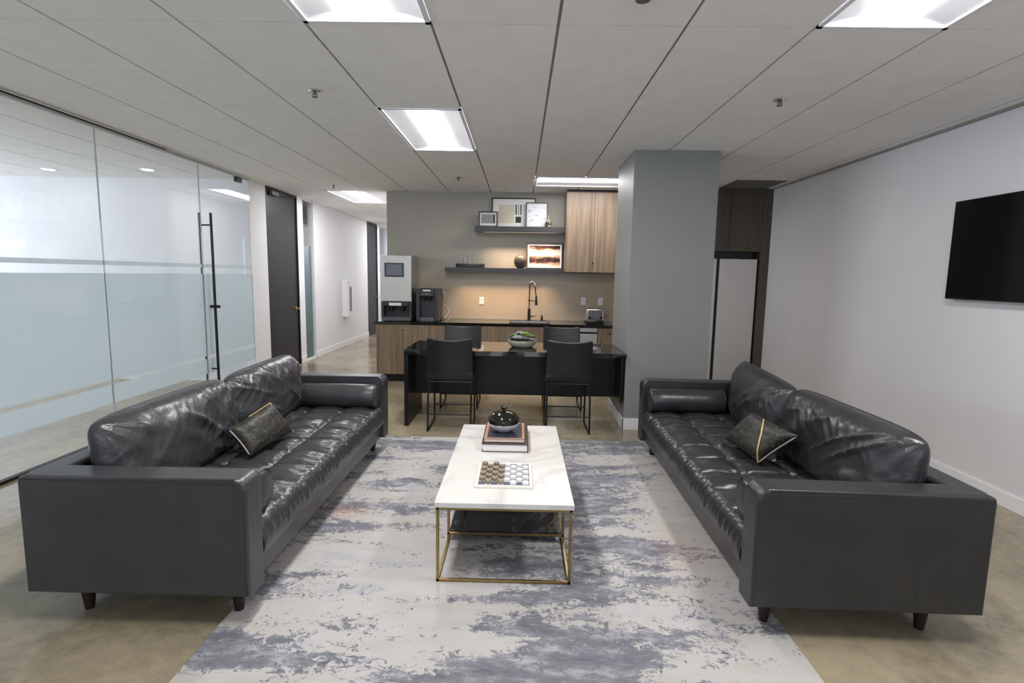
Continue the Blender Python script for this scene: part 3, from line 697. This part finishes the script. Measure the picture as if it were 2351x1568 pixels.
# checkers
bX0, bX1, bY0, bY1 = -.2, .077, 2.425, 2.745
t = thing('checkerboard', 'white and navy checkers board lying on the marble coffee table', 'game board', (-.06, 2.58, zt))
mk('board', bx(bX0, bX1, bY0, bY1, zt+.0003, zt+.011, .0015), 'bone', t)
mk('border_line', bx(bX0+.016, bX1-.016, bY0+.018, bY1-.018, zt+.011, zt+.0114), 'sqd', t)
qx0, qx1, qy0, qy1 = bX0+.019, bX1-.019, bY0+.022, bY1-.022; sx_, sy_ = (qx1-qx0)/8, (qy1-qy0)/8
bm = bmesh.new()
for i in range(8):
    for j in range(8): box(bm, qx0+i*sx_, qx0+(i+1)*sx_, qy0+j*sy_, qy0+(j+1)*sy_, zt+.0114, zt+.0118, mi=(i+j) % 2)
mk('squares', bm, ['sqd', 'sql'], t)
ordn = ['first', 'second', 'third', 'fourth', 'fifth', 'sixth', 'seventh', 'eighth']
proto = {}
for i in range(8):
    rows = [j for j in range(7, -1, -1) if (i+j) % 2 == (1 if i < 4 else 1)]
    for k, j in enumerate(rows):
        cx_, cy_ = qx0+(i+.5)*sx_, qy0+(j+.5)*sy_; wh = i >= 4
        lab = '%s round checkers piece, %s column from the left, %s from the back' % ('white' if wh else 'brown', ordn[i], ordn[k])
        zp = zt+.0119
        if wh not in proto:
            hgt = .012 if wh else .017; r = .0155
            bm = lathe(bmesh.new(), [(r-.002, 0), (r, .002), (r, hgt-.003), (r-.002, hgt-.0005), (r-.005, hgt-.001), (.003, hgt-.001)], (cx_, cy_, zp), 20)
            o = single('checkers_piece', bm, 'white' if wh else 'brown', lab, 'game piece', (cx_, cy_, zp), ('white' if wh else 'brown')+' checkers pieces'); proto[wh] = (o, Vector((cx_, cy_, zp)))
        else:
            o, p0 = proto[wh]; c = copy_tree(o, Vector((cx_, cy_, zp))-p0); c['label'] = lab

# ================================================================ BAR TABLE
t = thing('bar_table', 'long black stone table attached to the grey column, in front of the kitchen', 'table', (-.03, 5.1, 0))
zT = .703
mk('tabletop', bx(-1.035, .962, 4.76, 5.45, zT-.042, zT, .0006), 'blackst', t)
mk('leg_panel', bx(-1.035, -.998, 4.762, 5.448, 0.0005, zT-.0425, .001), 'blackpan', t)
mk('end_panel', bx(.925, .947, 4.80, 5.40, .24, zT-.0425, .001), 'blackpan', t)
mk('apron', bx(-.997, .924, 5.08, 5.11, .238, zT-.0425, .001), 'blackpan', t)

def stool(label, xc, yc, f):
    # f=+1: faces +Y (back towards the viewer); local y measured from seat centre
    t = thing('dining_chair', label, 'chair', (xc, yc, 0), 'black leather chairs at the bar table')
    def W(x, y, z): return Vector((xc+x, yc+f*y, z))
    hw = .195
    # one-piece shell: seat curving into back
    prof = [(.20, .445), (.17, .462), (.10, .463), (0, .455), (-.10, .452), (-.155, .462), (-.182, .50), (-.195, .56), (-.21, .66), (-.228, .76), (-.238, .825)]
    def shell(u, v, off):
        k = v*(len(prof)-1); i = min(int(k), len(prof)-2); q = k-i
        y = prof[i][0]*(1-q)+prof[i+1][0]*q; z = prof[i][1]*(1-q)+prof[i+1][1]*q
        dy = prof[i+1][0]-prof[i][0]; dz = prof[i+1][1]-prof[i][1]; L = math.hypot(dy, dz); ny, nz = dz/L, -dy/L
        s = 2*u-1; back = max(0, min(1, (v-.5)/.15))
        wv = hw*(1-.03*(1-v)+.03*math.sin(v*PI))*(1-.045*back*v)
        curve = .030*s*s*back; sidec = .012*s*s*(1-back)
        z += sidec+(-.018*(1-s*s)*(v**8))
        return W(s*wv, y+ny*off+curve, z+nz*off)
    bm = bmesh.new(); gridf(bm, lambda u, v: shell(u, v, .011), 16, 40); gridf(bm, lambda u, v: shell(u, v, -.011), 16, 40, flip=True)
    for uu in (0, 1): gridf(bm, lambda a, v, uu=uu: shell(uu, v, .011-.022*a), 2, 40)
    for vv in (0, 1): gridf(bm, lambda a, u, vv=vv: shell(u, vv, .011-.022*a), 2, 16)
    # split into seat and back
    bm2 = bmesh.new()
    mk('shell', bm, 'leatherS', t, sharp=60, weld=True)
    bm = bmesh.new(); tube(bm, [shell(u/16, 1, 0)+Vector((0, 0, .001)) for u in range(17)], .0115, 8); tube(bm, [shell(0, v/40, 0) for v in range(8, 41)], .011, 8); tube(bm, [shell(1, v/40, 0) for v in range(8, 41)], .011, 8); mk('edge_piping', bm, 'leatherS', t)
    for s in (-1, 1):
        x = s*(hw-.005)
        bm = bmesh.new()
        path = [W(x*.97, -.15, .452), W(x, -.185, .30), W(x, -.215, .014), W(x, -.20, .009), W(x, 0, .009), W(x, .17, .009), W(x, .185, .014), W(x, .175, .25), W(x*.97, .165, .446)]
        tube(bm, path, .0085, 8)
        mk('sled_leg', bm, 'black', t)
    for y in (-.202, .18):
        mk('crossbar', tube(bmesh.new(), [W(-hw+.005, y, .155), W(hw-.005, y, .155)], .0065, 8), 'black', t)
    for y in (-.15, .165): mk('seat_rail', tube(bmesh.new(), [W(-.185, y, .440), W(.185, y, .440)], .006, 8), 'black', t)
stool('black leather chair on the left, back turned towards the coffee table', -.605, 4.81, 1)
stool('black leather chair on the right, back turned towards the coffee table', .440, 4.81, 1)
stool('black leather chair on the left, far side of the black table facing the room', -.616, 5.62, -1)
stool('black leather chair on the right, far side of the black table facing the room', .460, 5.62, -1)
# succulent planter
px, py = .028, 5.12
t = thing('succulent_planter', 'pale stone bowl packed with small succulents on the black table', 'planter', (px, py, zT))
mk('bowl', lathe(bmesh.new(), [(.085, .0005), (.098, .003), (.122, .022), (.134, .045), (.138, .066), (.131, .067), (.125, .058), (.03, .056)], (px, py, zT), 40), 'pot', t)
mk('soil', lathe(bmesh.new(), [(.124, .050), (.120, .062), (.06, .072), (.01, .075)], (px, py, zT), 24), 'soil', t)
random.seed(4)
def rosette(x, y, z, r, m, n=3):
    bm = bmesh.new()
    for ring in range(n):
        k = 9-ring*2; el = R(18+ring*26); rr_ = r*(1-.25*ring)
        for i in range(k):
            a = 2*PI*(i+.5*ring)/k; d = Vector((math.cos(a)*math.cos(el), math.sin(a)*math.cos(el), math.sin(el)))
            pts = [Vector((x, y, z))+d*rr_*q for q in (.05, .35, .7, .93, 1.05)]
            tube(bm, pts, [r*.10, r*.20, r*.22, r*.12, r*.015], 6)
    mk('succulent', bm, m, t)
for x, y, z, r, m in ((-.045, -.07, .085, .052, 's1'), (.02, .0, .118, .045, 's2'), (-.02, .05, .12, .045, 's1'), (-.085, .02, .098, .04, 's4'), (.075, -.03, .098, .045, 's4'), (.105, .03, .09, .035, 's3'), (-.10, -.035, .078, .035, 's3'), (.03, -.085, .08, .04, 's3'), (.085, -.07, .075, .032, 's1'), (-.105, .06, .085, .032, 's3'), (.06, .07, .10, .04, 's4'), (-.06, .075, .10, .038, 's1')):
    rosette(px+x, py+y, zT+z, r, m)

# ================================================================ KITCHEN
CT = .778; CF = 6.72
def cabinet(lab, x0, x1, doors, knobs, zt_body=.742, group='base cabinets under the worktop', dh=True):
    t = thing('base_cabinet', lab, 'cabinet', ((x0+x1)/2, 7.0, 0), group)
    mk('body', bx(x0+.001, x1-.001, CF+.035, YW-.002, .10, zt_body), 'wood', t)
    mk('plinth', bx(x0+.001, x1-.001, CF+.09, CF+.105, .0005, .0995), 'blackpan', t)
    n = doors; wd = (x1-x0)/n
    for i in range(n):
        a = x0+i*wd; d = mk('door', bx(a+.002, a+wd-.002, CF+.014, CF+.034, .105, .742, .001), 'wood', t)
        for kx in knobs:
            if a <= kx < a+wd: mk('lock', tube(bmesh.new(), [(kx, CF+.014, .67), (kx, CF+.006, .67)], .010, 14), 'black', d)
    return t
cabinet('walnut base cabinet at the left end, under the ice machine', -1.80, -1.14, 2, [-1.475])
cabinet('walnut base cabinet behind the left chairs', -1.14, -.30, 2, [-.74])
cabinet('walnut base cabinet under the sink', -.30, .425, 2, [.05], .62)
cabinet('walnut base cabinet between dishwasher and column', .985, 1.72, 2, [1.14])
mk_end = bmesh.new(); box(mk_end, -1.815, -1.801, CF+.014, YW-.002, .0005, .745)
single('end_panel', mk_end, 'wood', 'walnut side panel closing the left end of the kitchen run', 'panel', (-1.81, 7, 0))
t = thing('dishwasher', 'stainless steel dishwasher front with recessed handle, behind the right chair', 'dishwasher', (.705, 7, 0))
mk('body', bx(.428, .982, CF+.04, YW-.002, .10, .742), 'gplast', t); mk('plinth', bx(.428, .982, CF+.09, CF+.105, .0005, .0995), 'blackpan', t)
dd = mk('door', bx(.431, .979, CF+.010, CF+.038, .105, .668, .002), 'steeld', t)
bm = bx(.431, .979, CF+.010, CF+.038, .69, .742, .002); mk('control_panel', bm, 'steeld', t); mk('handle_recess', bx(.45, .96, CF+.024, CF+.038, .669, .689), 'black', t, label='dark recessed handle')
# worktop with sink hole
sx0, sx1, sy0, sy1 = -.125, .378, 6.82, 7.16
bm = bmesh.new(); X0_, X1_ = -1.83, 1.74
for a in ((X0_, sx0, CF, YW-.001), (sx1, X1_, CF, YW-.001), (sx0, sx1, CF, sy0), (sx0, sx1, sy1, YW-.001)): box(bm, *a, CT-.034, CT)
wt = single('worktop', bm, 'blackst', 'long black polished stone worktop along the kitchen wall', 'worktop', (0, 7, CT), weld=True)
bm = bmesh.new(); box(bm, X0_+.02, X1_, YW-.014, YW-.0015, CT+.0005, 1.425); struct('trim_2', bm, 'splash')
bm = bmesh.new(); box(bm, -1.2, 1.3, YW-.022, YW-.0145, CT+.0008, CT+.022); struct('trim_3', bm, 'lip')
t = thing('sink', 'black rimmed sink set into the worktop below the faucet', 'sink', (.127, 6.99, CT))
bm = bmesh.new()
for a in ((sx0-.012, sx0+.006, sy0-.012, sy1+.012), (sx1-.006, sx1+.012, sy0-.012, sy1+.012), (sx0+.006, sx1-.006, sy0-.012, sy0+.006), (sx0+.006, sx1-.006, sy1-.006, sy1+.012)): box(bm, *a, CT+.0005, CT+.007, .001)
mk('rim', bm, 'black', t)
bm = bmesh.new()
for a in ((sx0+.001, sx0+.005, sy0+.001, sy1-.001), (sx1-.005, sx1-.001, sy0+.001, sy1-.001), (sx0+.005, sx1-.005, sy0+.001, sy0+.005), (sx0+.005, sx1-.005, sy1-.005, sy1-.001)): box(bm, *a, .64, CT+.0005)
box(bm, sx0+.001, sx1-.001, sy0+.001, sy1-.001, .636, .64); mk('basin', bm, 'steel', t)
# faucet
fx, fy = .125, 7.235
t = thing('faucet', 'tall black spring faucet with pull-down spray behind the sink', 'faucet', (fx, fy, CT))
bm = lathe(bmesh.new(), [(.03, .0005), (.03, .008), (.02, .012), (.019, .16), (.015, .165), (.012, .17)], (fx, fy, CT), 20); mk('body', bm, 'black', t)
riser = [Vector((fx, fy, CT+.165)), Vector((fx, fy, CT+.3)), Vector((fx+.002, fy-.002, CT+.44))]+[Vector((fx+.036-.036*math.cos(a), fy-.05+.05*math.cos(a), CT+.455+.065*math.sin(a))) for a in [i*PI/14 for i in range(1, 14)]]+[Vector((fx+.078, fy-.10, CT+.40)), Vector((fx+.088, fy-.105, CT+.33))]
mk('hose', tube(bmesh.new(), riser, .007, 10), 'black', t)
bm = bmesh.new(); path = []
def along(pts, q):
    k = q*(len(pts)-1); i = min(int(k), len(pts)-2); return pts[i].lerp(pts[i+1], k-i), (pts[i+1]-pts[i]).normalized()
for i in range(500):
    p, d = along(riser[1:], i/499); u = d.cross(Vector((0, 1, .2))).normalized(); v = d.cross(u); a = i*PI/6; path.append(p+(u*math.cos(a)+v*math.sin(a))*.0115)
tube(bm, path, .0018, 4); mk('spring', bm, 'gplast', t)
bm = tube(bmesh.new(), [(fx+.088, fy-.105, CT+.335), (fx+.09, fy-.107, CT+.25), (fx+.092, fy-.108, CT+.215)], [.011, .017, .020], 14); mk('spray_head', bm, 'black', t)
bm = tube(bmesh.new(), [(fx, fy, CT+.27), (fx+.088, fy-.105, CT+.27)], .005, 8); lathe(bm, [(.016, .262), (.016, .278)], (fx, fy, CT), 14); mk('holder_arm', bm, 'black', t)
bm = tube(bmesh.new(), [(fx+.015, fy, CT+.06), (fx+.05, fy-.004, CT+.06)], .009, 10); tube(bm, [(fx+.048, fy-.004, CT+.06), (fx+.10, fy-.02, CT+.066)], .0045, 8); mk('lever', bm, 'black', t)
t = thing('soap_dispenser', 'small black soap dispenser beside the faucet', 'soap dispenser', (.298, 7.225, CT))
mk('base', lathe(bmesh.new(), [(.017, .0005), (.017, .006), (.014, .01), (.014, .055), (.010, .06)], (.298, 7.225, CT), 16), 'black', t); mk('spout', tube(bmesh.new(), [(.298, 7.225, CT+.058), (.298, 7.222, CT+.078), (.298, 7.17, CT+.08), (.298, 7.165, CT+.072)], .007, 8), 'black', t)
# toaster
tx0, tx1, ty0, ty1 = .862, 1.100, 6.98, 7.22
t = thing('toaster', 'chrome four-slot toaster on the right end of the worktop', 'toaster', (.98, 7.1, CT))
bm = bmesh.new(); box(bm, tx0, tx1, ty0, ty1, CT+.018, CT+.19, .028, 5); mk('body', bm, 'chrome', t)
mk('base', bx(tx0+.006, tx1-.006, ty0+.006, ty1-.006, CT+.0005, CT+.0175, .003), 'black', t)
mk('front_panel', bx(tx0+.075, tx1-.045, ty0-.004, ty0+.002, CT+.05, CT+.165, .004), 'gplast', t)
for kx in (tx0+.045, tx1-.042):
    mk('dial', tube(bmesh.new(), [(kx, ty0+.001, CT+.075), (kx, ty0-.018, CT+.075)], .019, 18), 'black', t)
    mk('lever', bx(kx-.016, kx+.016, ty0-.022, ty0+.001, CT+.135, CT+.148, .003), 'gplast', t)
for sx in (tx0+.05, tx0+.09, tx0+.135, tx0+.175): mk('bread_slot', bx(sx, sx+.018, ty0+.04, ty1-.04, CT+.1901, CT+.1915), 'black', t)
# outlets
for x, z, l in ((-.524, 1.03, 'white wall outlet between the water dispenser and the faucet'), (.862, 1.05, 'white wall outlet left above the toaster'), (1.094, 1.05, 'white wall outlet right above the toaster')):
    t = thing('wall_outlet', l, 'outlet', (x, YW-.014, z), 'white outlets on the backsplash')
    mk('plate', bx(x-.031, x+.031, YW-.021, YW-.0145, z-.05, z+.05, .002), 'wplast', t)
    for dz in (-.022, .022): mk('socket', bx(x-.014, x+.014, YW-.0235, YW-.0212, z+dz-.014, z+dz+.014, .001), 'vinyl', t)
# ice machine
ix0, ix1, iy0, iy1 = -1.765, -1.378, 6.80, 7.30
t = thing('ice_machine', 'tall stainless countertop ice machine with dark dispenser bay at the left end', 'ice machine', (-1.57, 7.05, CT))
bm = bx(ix0, ix1, iy0+.02, iy1, CT+.245, CT+.832, .004); mk('body', bm, 'steel', t)
mk('front_panel', bx(ix0+.002, ix1-.002, iy0, iy0+.019, CT+.25, CT+.828, .008, 3), 'steeld', t)
sc_ = mk('display', bx(-1.715, -1.472, iy0-.007, iy0, CT+.56, CT+.735, .004), 'dplast', t); mk('display_glass', bx(-1.695, -1.492, iy0-.009, iy0-.0072, CT+.578, CT+.718), 'sgrey', sc_)
bm = bmesh.new(); box(bm, ix0, ix1, iy0+.14, iy1, CT+.03, CT+.244); box(bm, ix0, ix0+.03, iy0+.01, iy0+.14, CT+.03, CT+.244, .003); box(bm, ix1-.03, ix1, iy0+.01, iy0+.14, CT+.03, CT+.244, .003); mk('dispenser_bay', bm, 'dplast', t)
mk('hood', bx(ix0+.03, ix1-.03, iy0-.012, iy0+.12, CT+.19, CT+.246, .01, 3), 'dplast', t)
mk('badge', bx(-1.66, -1.505, iy0-.016, iy0-.0125, CT+.197, CT+.235, .001), 'wplast', t, label='white label plate')
mk('drip_tray', bx(ix0+.01, ix1-.01, iy0-.02, iy0+.139, CT+.004, CT+.052, .006), 'gplast', t)
for x in (-1.64, -1.5): mk('dispenser_nozzle', lathe(bmesh.new(), [(.018, .125), (.026, .14), (.026, .189)], (x, iy0+.06, CT), 16), 'black', t)
for x in (ix0+.04, ix1-.04):
    for y in (iy0+.2, iy1-.04): mk('foot', lathe(bmesh.new(), [(.015, .0005), (.015, .0295)], (x, y, CT), 12), 'black', t)
# water dispenser
wx0, wx1, wy0 = -1.325, -1.04, 6.82
t = thing('water_dispenser', 'black countertop water dispenser right of the ice machine', 'water dispenser', (-1.18, 7.0, CT))
bm = bmesh.new(); box(bm, wx0, wx1, wy0+.10, 7.20, CT+.0005, CT+.415, .016, 3); box(bm, wx0, wx0+.05, wy0, wy0+.12, CT+.0005, CT+.415, .01); box(bm, wx1-.05, wx1, wy0, wy0+.12, CT+.0005, CT+.415, .01)
mk('body', bm, 'dplast', t)
mk('head', bx(wx0+.05, wx1-.05, wy0-.01, wy0+.11, CT+.315, CT+.418, .014, 3), 'dplast', t)
cp = mk('control_strip', bx(-1.235, -1.135, wy0-.013, wy0-.0102, CT+.385, CT+.404, .002), 'wplast', t)
mk('indicator_strip', bx(-1.245, -1.14, wy0-.013, wy0-.0102, CT+.345, CT+.357, .001), 'sgrey', t)
for x in (-1.215, -1.155): mk('tap', lathe(bmesh.new(), [(.010, .262), (.017, .275), (.017, .314)], (x, wy0+.05, CT), 14), 'black', t)
mk('drip_tray', bx(wx0+.051, wx1-.051, wy0-.01, wy0+.099, CT+.0005, CT+.05, .006), 'gplast', t)
bm = tube(bmesh.new(), [(-1.032, 7.15, CT+.38), (-1.01, 7.18, CT+.36), (-1.0, 7.2, CT+.30), (-1.02, 7.24, CT+.2), (-.985, 7.28, CT+.15), (-.97, 7.28, CT+.10), (-.985, 7.27, CT+.05), (-1.01, 7.25, CT+.02), (-.985, 7.2, CT+.008), (-.95, 7.18, CT+.008), (-.96, 7.24, CT+.008)], .006, 8)
single('power_cord', bm, 'vinyl', 'loose white cord hanging beside the black water dispenser', 'cord', (-1, 7.2, CT))
# wall cabinet
t = thing('wall_cabinet', 'tall walnut wall cabinet between the shelves and the grey column', 'cabinet', (.93, 7.17, 1.43))
ux0, ux1 = .572, 1.292
mk('body', bx(ux0, ux1, 7.025, YW-.002, 1.437, CE-.012), 'wood', t)
for i in range(2):
    a = ux0+i*.36; d = mk('door', bx(a+.0015, a+.3585, 7.003, 7.024, 1.437, CE-.03, .001), 'wood', t)
    if i == 0: mk('lock', tube(bmesh.new(), [(a+.352, 7.003, 1.555), (a+.352, 6.996, 1.555)], .008, 12), 'black', d)
mk('filler', bx(ux0, ux1, 7.006, 7.024, CE-.029, CE-.001), 'black', t)
# shelves
def shelf(lab, x0, x1, z0, z1, lip=None):
    t = thing('wall_shelf', lab, 'shelf', ((x0+x1)/2, YW, z1), 'dark shelves on the kitchen wall')
    mk('board', bx(x0, x1, 7.10, YW-.015 if z1 < 1.4 else YW-.001, z0, z1, .002), 'shelf', t)
    if lip: mk('underside_strip', bx(x0+.02, x1-.02, 7.115, 7.30, z0-.014, z0-.0005), 'lip', t)
    mk('front_lip', bx(x0+.004, x1-.004, 7.102, 7.112, z0-.018, z0-.0005), 'shelf', t)
    mk('led_strip', bx(x0+.12, x1-.12, 7.131, 7.141, z0-(.018 if lip else .007), z0-(.0145 if lip else .0005)), 'led', t, label='warm glowing strip')
    L = bpy.data.lights.new('shelf_lamp', 'AREA'); L.shape = 'RECTANGLE'; L.size = (x1-x0-.35)*S; L.size_y = .02*S; L.energy = WARM; L.color = (1, .70, .42); L.spread = R(100)
    o = bpy.data.objects.new('shelf_lamp', L); col.objects.link(o); o.parent = t; o.location = (Vector(((x0+x1)/2, 7.15, z0-.022))-WO[t])*S; o.rotation_euler = (0, 0, 0)
shelf('upper dark wall shelf carrying three picture frames', -.607, .571, 1.955, 2.012, True)
shelf('lower dark wall shelf carrying a glass tray, round vase and warm photo', -.997, .575, 1.430, 1.474)
def frame(lab, x0, x1, z0, z1, y, fw, lean=.02, content=None, mat=.02, group='framed pictures on the upper shelf'):
    t = thing('picture_frame', lab, 'picture frame', ((x0+x1)/2, y, z0), group)
    M = Matrix.Translation((0, y, z0)) @ Matrix.Rotation(-math.atan2(lean, z1-z0), 4, 'X') @ Matrix.Translation((0, -y, -z0))
    def B(a0, a1, b0, b1, ya, yb, bm=None): return box(bm or bmesh.new(), a0, a1, ya, yb, b0, b1, M=M)
    bm = bmesh.new()
    B(x0, x0+fw, z0, z1, y-.012, y+.006, bm); B(x1-fw, x1, z0, z1, y-.012, y+.006, bm); B(x0+fw, x1-fw, z0, z0+fw, y-.012, y+.006, bm); B(x0+fw, x1-fw, z1-fw, z1, y-.012, y+.006, bm); mk('frame', bm, 'picf', t)
    mk('mat_board', B(x0+fw, x1-fw, z0+fw, z1-fw, y-.002, y+.005), 'mat', t)
    for a0, a1, b0, b1, m in content: mk('print', B(a0, a1, b0, b1, y-.0035, y-.0021), m, t)
z = 2.0135
frame('largest black frame behind, beige print with dark bars, upper shelf', -.401, .186, z, 2.405, 7.29, .014, .035, [(-.31, -.10, z+.06, z+.30, 'beige'), (-.082, -.066, z+.17, z+.305, 'ink'), (-.046, -.038, z+.17, z+.305, 'ink'), (-.018, -.004, z+.17, z+.305, 'ink'), (-.080, -.006, z+.065, z+.145, 'ink')])
frame('small black frame with grey square print, left end of upper shelf', -.565, -.316, z, 2.212, 7.22, .013, .02, [(-.53, -.352, z+.045, z+.165, 'pgrey'), (-.372, -.352, z+.0451, z+.1649, 'ink')])
frame('medium portrait black frame with faint sketch on white, upper shelf', .056, .345, z, 2.342, 7.235, .011, .03, [(.085, .315, z+.03, z+.30, 'sketch')])
t = thing('figurine', 'small pointed black and cream figurine at the right of the upper shelf', 'figurine', (.352, 7.165, z))
mk('body', lathe(bmesh.new(), [(.034, 0), (.044, .01), (.047, .035), (.040, .07), (.026, .095), (.017, .11), (.012, .13), (.006, .155), (.001, .172)], (.352, 7.165, z), 24), 'fig', t); mk('stand', lathe(bmesh.new(), [(.028, -.001), (.028, .002)], (.352, 7.165, z), 16), 'black', t)
z = 1.4755
frame('black frame with white border and warm abstract photo on the lower shelf', .078, .555, z, 1.815, 7.24, .012, .03, [(.112, .522, z+.033, z+.307, 'stad')], group='framed picture on the lower shelf')
t = thing('round_vase', 'dark brown spherical vase left of the framed warm photo', 'vase', (-.005, 7.2, z))
bm = bmesh.new(); lathe(bm, [(.035, 0), (.04, .003), (.068, .03), (.083, .065), (.087, .09), (.083, .118), (.068, .148), (.045, .166), (.03, .172), (.026, .180), (.02, .178), (.018, .165), (.01, .16)], (-.005, 7.2, z), 32); mk('body', bm, 'sphere', t)
t = thing('serving_tray', 'dark woven tray holding clear glasses on the lower shelf', 'tray', (-.67, 7.2, z))
bm = bx(-.84, -.50, 7.12, 7.28, z, z+.008); mk('base', bm, 'basket', t)
bm = bmesh.new()
for i in range(34):
    a = 2*PI*i/34; x = -.67+.185*math.copysign(abs(math.cos(a))**.5, math.cos(a)); y = 7.2+.085*math.copysign(abs(math.sin(a))**.5, math.sin(a))
    tube(bm, [(x*.985-.67*.015, y, z+.004), (x, y, z+.048+.004*(i % 2))], .006, 5)
tube(bm, [(-.67+.187*math.copysign(abs(math.cos(a))**.5, math.cos(a)), 7.2+.087*math.copysign(abs(math.sin(a))**.5, math.sin(a)), z+.038) for a in [2*PI*i/48 for i in range(48)]], .005, 6, closed=True)
tube(bm, [(-.67+.185*math.copysign(abs(math.cos(a))**.5, math.cos(a)), 7.2+.085*math.copysign(abs(math.sin(a))**.5, math.sin(a)), z+.018) for a in [2*PI*i/48 for i in range(48)]], .006, 6, closed=True)
mk('woven_rim', bm, 'basket', t)
g0 = None
for i, l in enumerate(('leftmost clear glass on the dark tray', 'second clear glass from the left on the dark tray', 'third clear glass from the left on the dark tray', 'fourth clear glass from the left on the dark tray', 'rightmost clear glass on the dark tray')):
    x = -.80+i*.065
    if g0 is None:
        g0 = single('drinking_glass', lathe(bmesh.new(), [(.020, 0), (.024, .002), (.028, .12), (.026, .12), (.022, .008), (.005, .006)], (x, 7.2, z+.0085), 24), 'glassth', l, 'glass', (x, 7.2, z+.0085), 'clear glasses on the tray'); gx = x
    else:
        c = copy_tree(g0, (x-gx, .012*(-1)**i, 0)); c['label'] = l
# ---------------------------------------------------------------- refrigerator nook
t = thing('refrigerator', 'stainless side-by-side refrigerator in the dark wood nook, partly behind the column', 'refrigerator', (2.54, 7.05, 0))
mk('body', bx(2.20, 2.925, 6.80, 7.33, .03, 1.63, .004), 'gplast', t)
for a, b_ in ((2.202, 2.425), (2.462, 2.923)): mk('door', bx(a, b_, 6.745, 6.796, .06, 1.63, .006), 'steeld', t)
mk('handle_gap', bx(2.426, 2.461, 6.77, 6.797, .06, 1.63), 'black', t, label='black gap between the doors'); mk('plinth', bx(2.21, 2.92, 6.79, 6.80, .001, .055), 'black', t)
t = thing('tall_cabinet', 'dark walnut cabinet surround above and beside the refrigerator', 'cabinet', (2.6, 7.0, 0))
mk('side_panel', bx(2.945, 3.045, 6.72, YW-.002, .0005, CE-.001), 'woodd', t)
mk('body', bx(2.16, 2.944, 6.745, YW-.002, 1.72, CE-.001), 'woodd', t)
for a, b_ in ((2.162, 2.55), (2.553, 2.942)):
    d = mk('door', bx(a, b_, 6.722, 6.744, 1.722, CE-.003, .001), 'woodd', t)
mk('lock', tube(bmesh.new(), [(2.52, 6.722, 1.78), (2.52, 6.714, 1.78)], .008, 12), 'black', d)
mk('recess_strip', bx(2.20, 2.88, 6.80, 6.81, 1.64, 1.719), 'black', t)

# ================================================================ TELEVISION
t = thing('television', 'flat black television on the pale grey right wall, cut by the picture edge', 'television', (2.98, 3.24, 1.27))
mk('housing', bx(2.988, 3.015, 2.66, 3.835, 1.272, 1.938, .004), 'black', t); mk('screen', bx(2.984, 2.9875, 2.668, 3.827, 1.284, 1.930), 'screen', t)
mk('wall_mount', bx(3.015, 3.049, 3.05, 3.45, 1.45, 1.75), 'black', t)
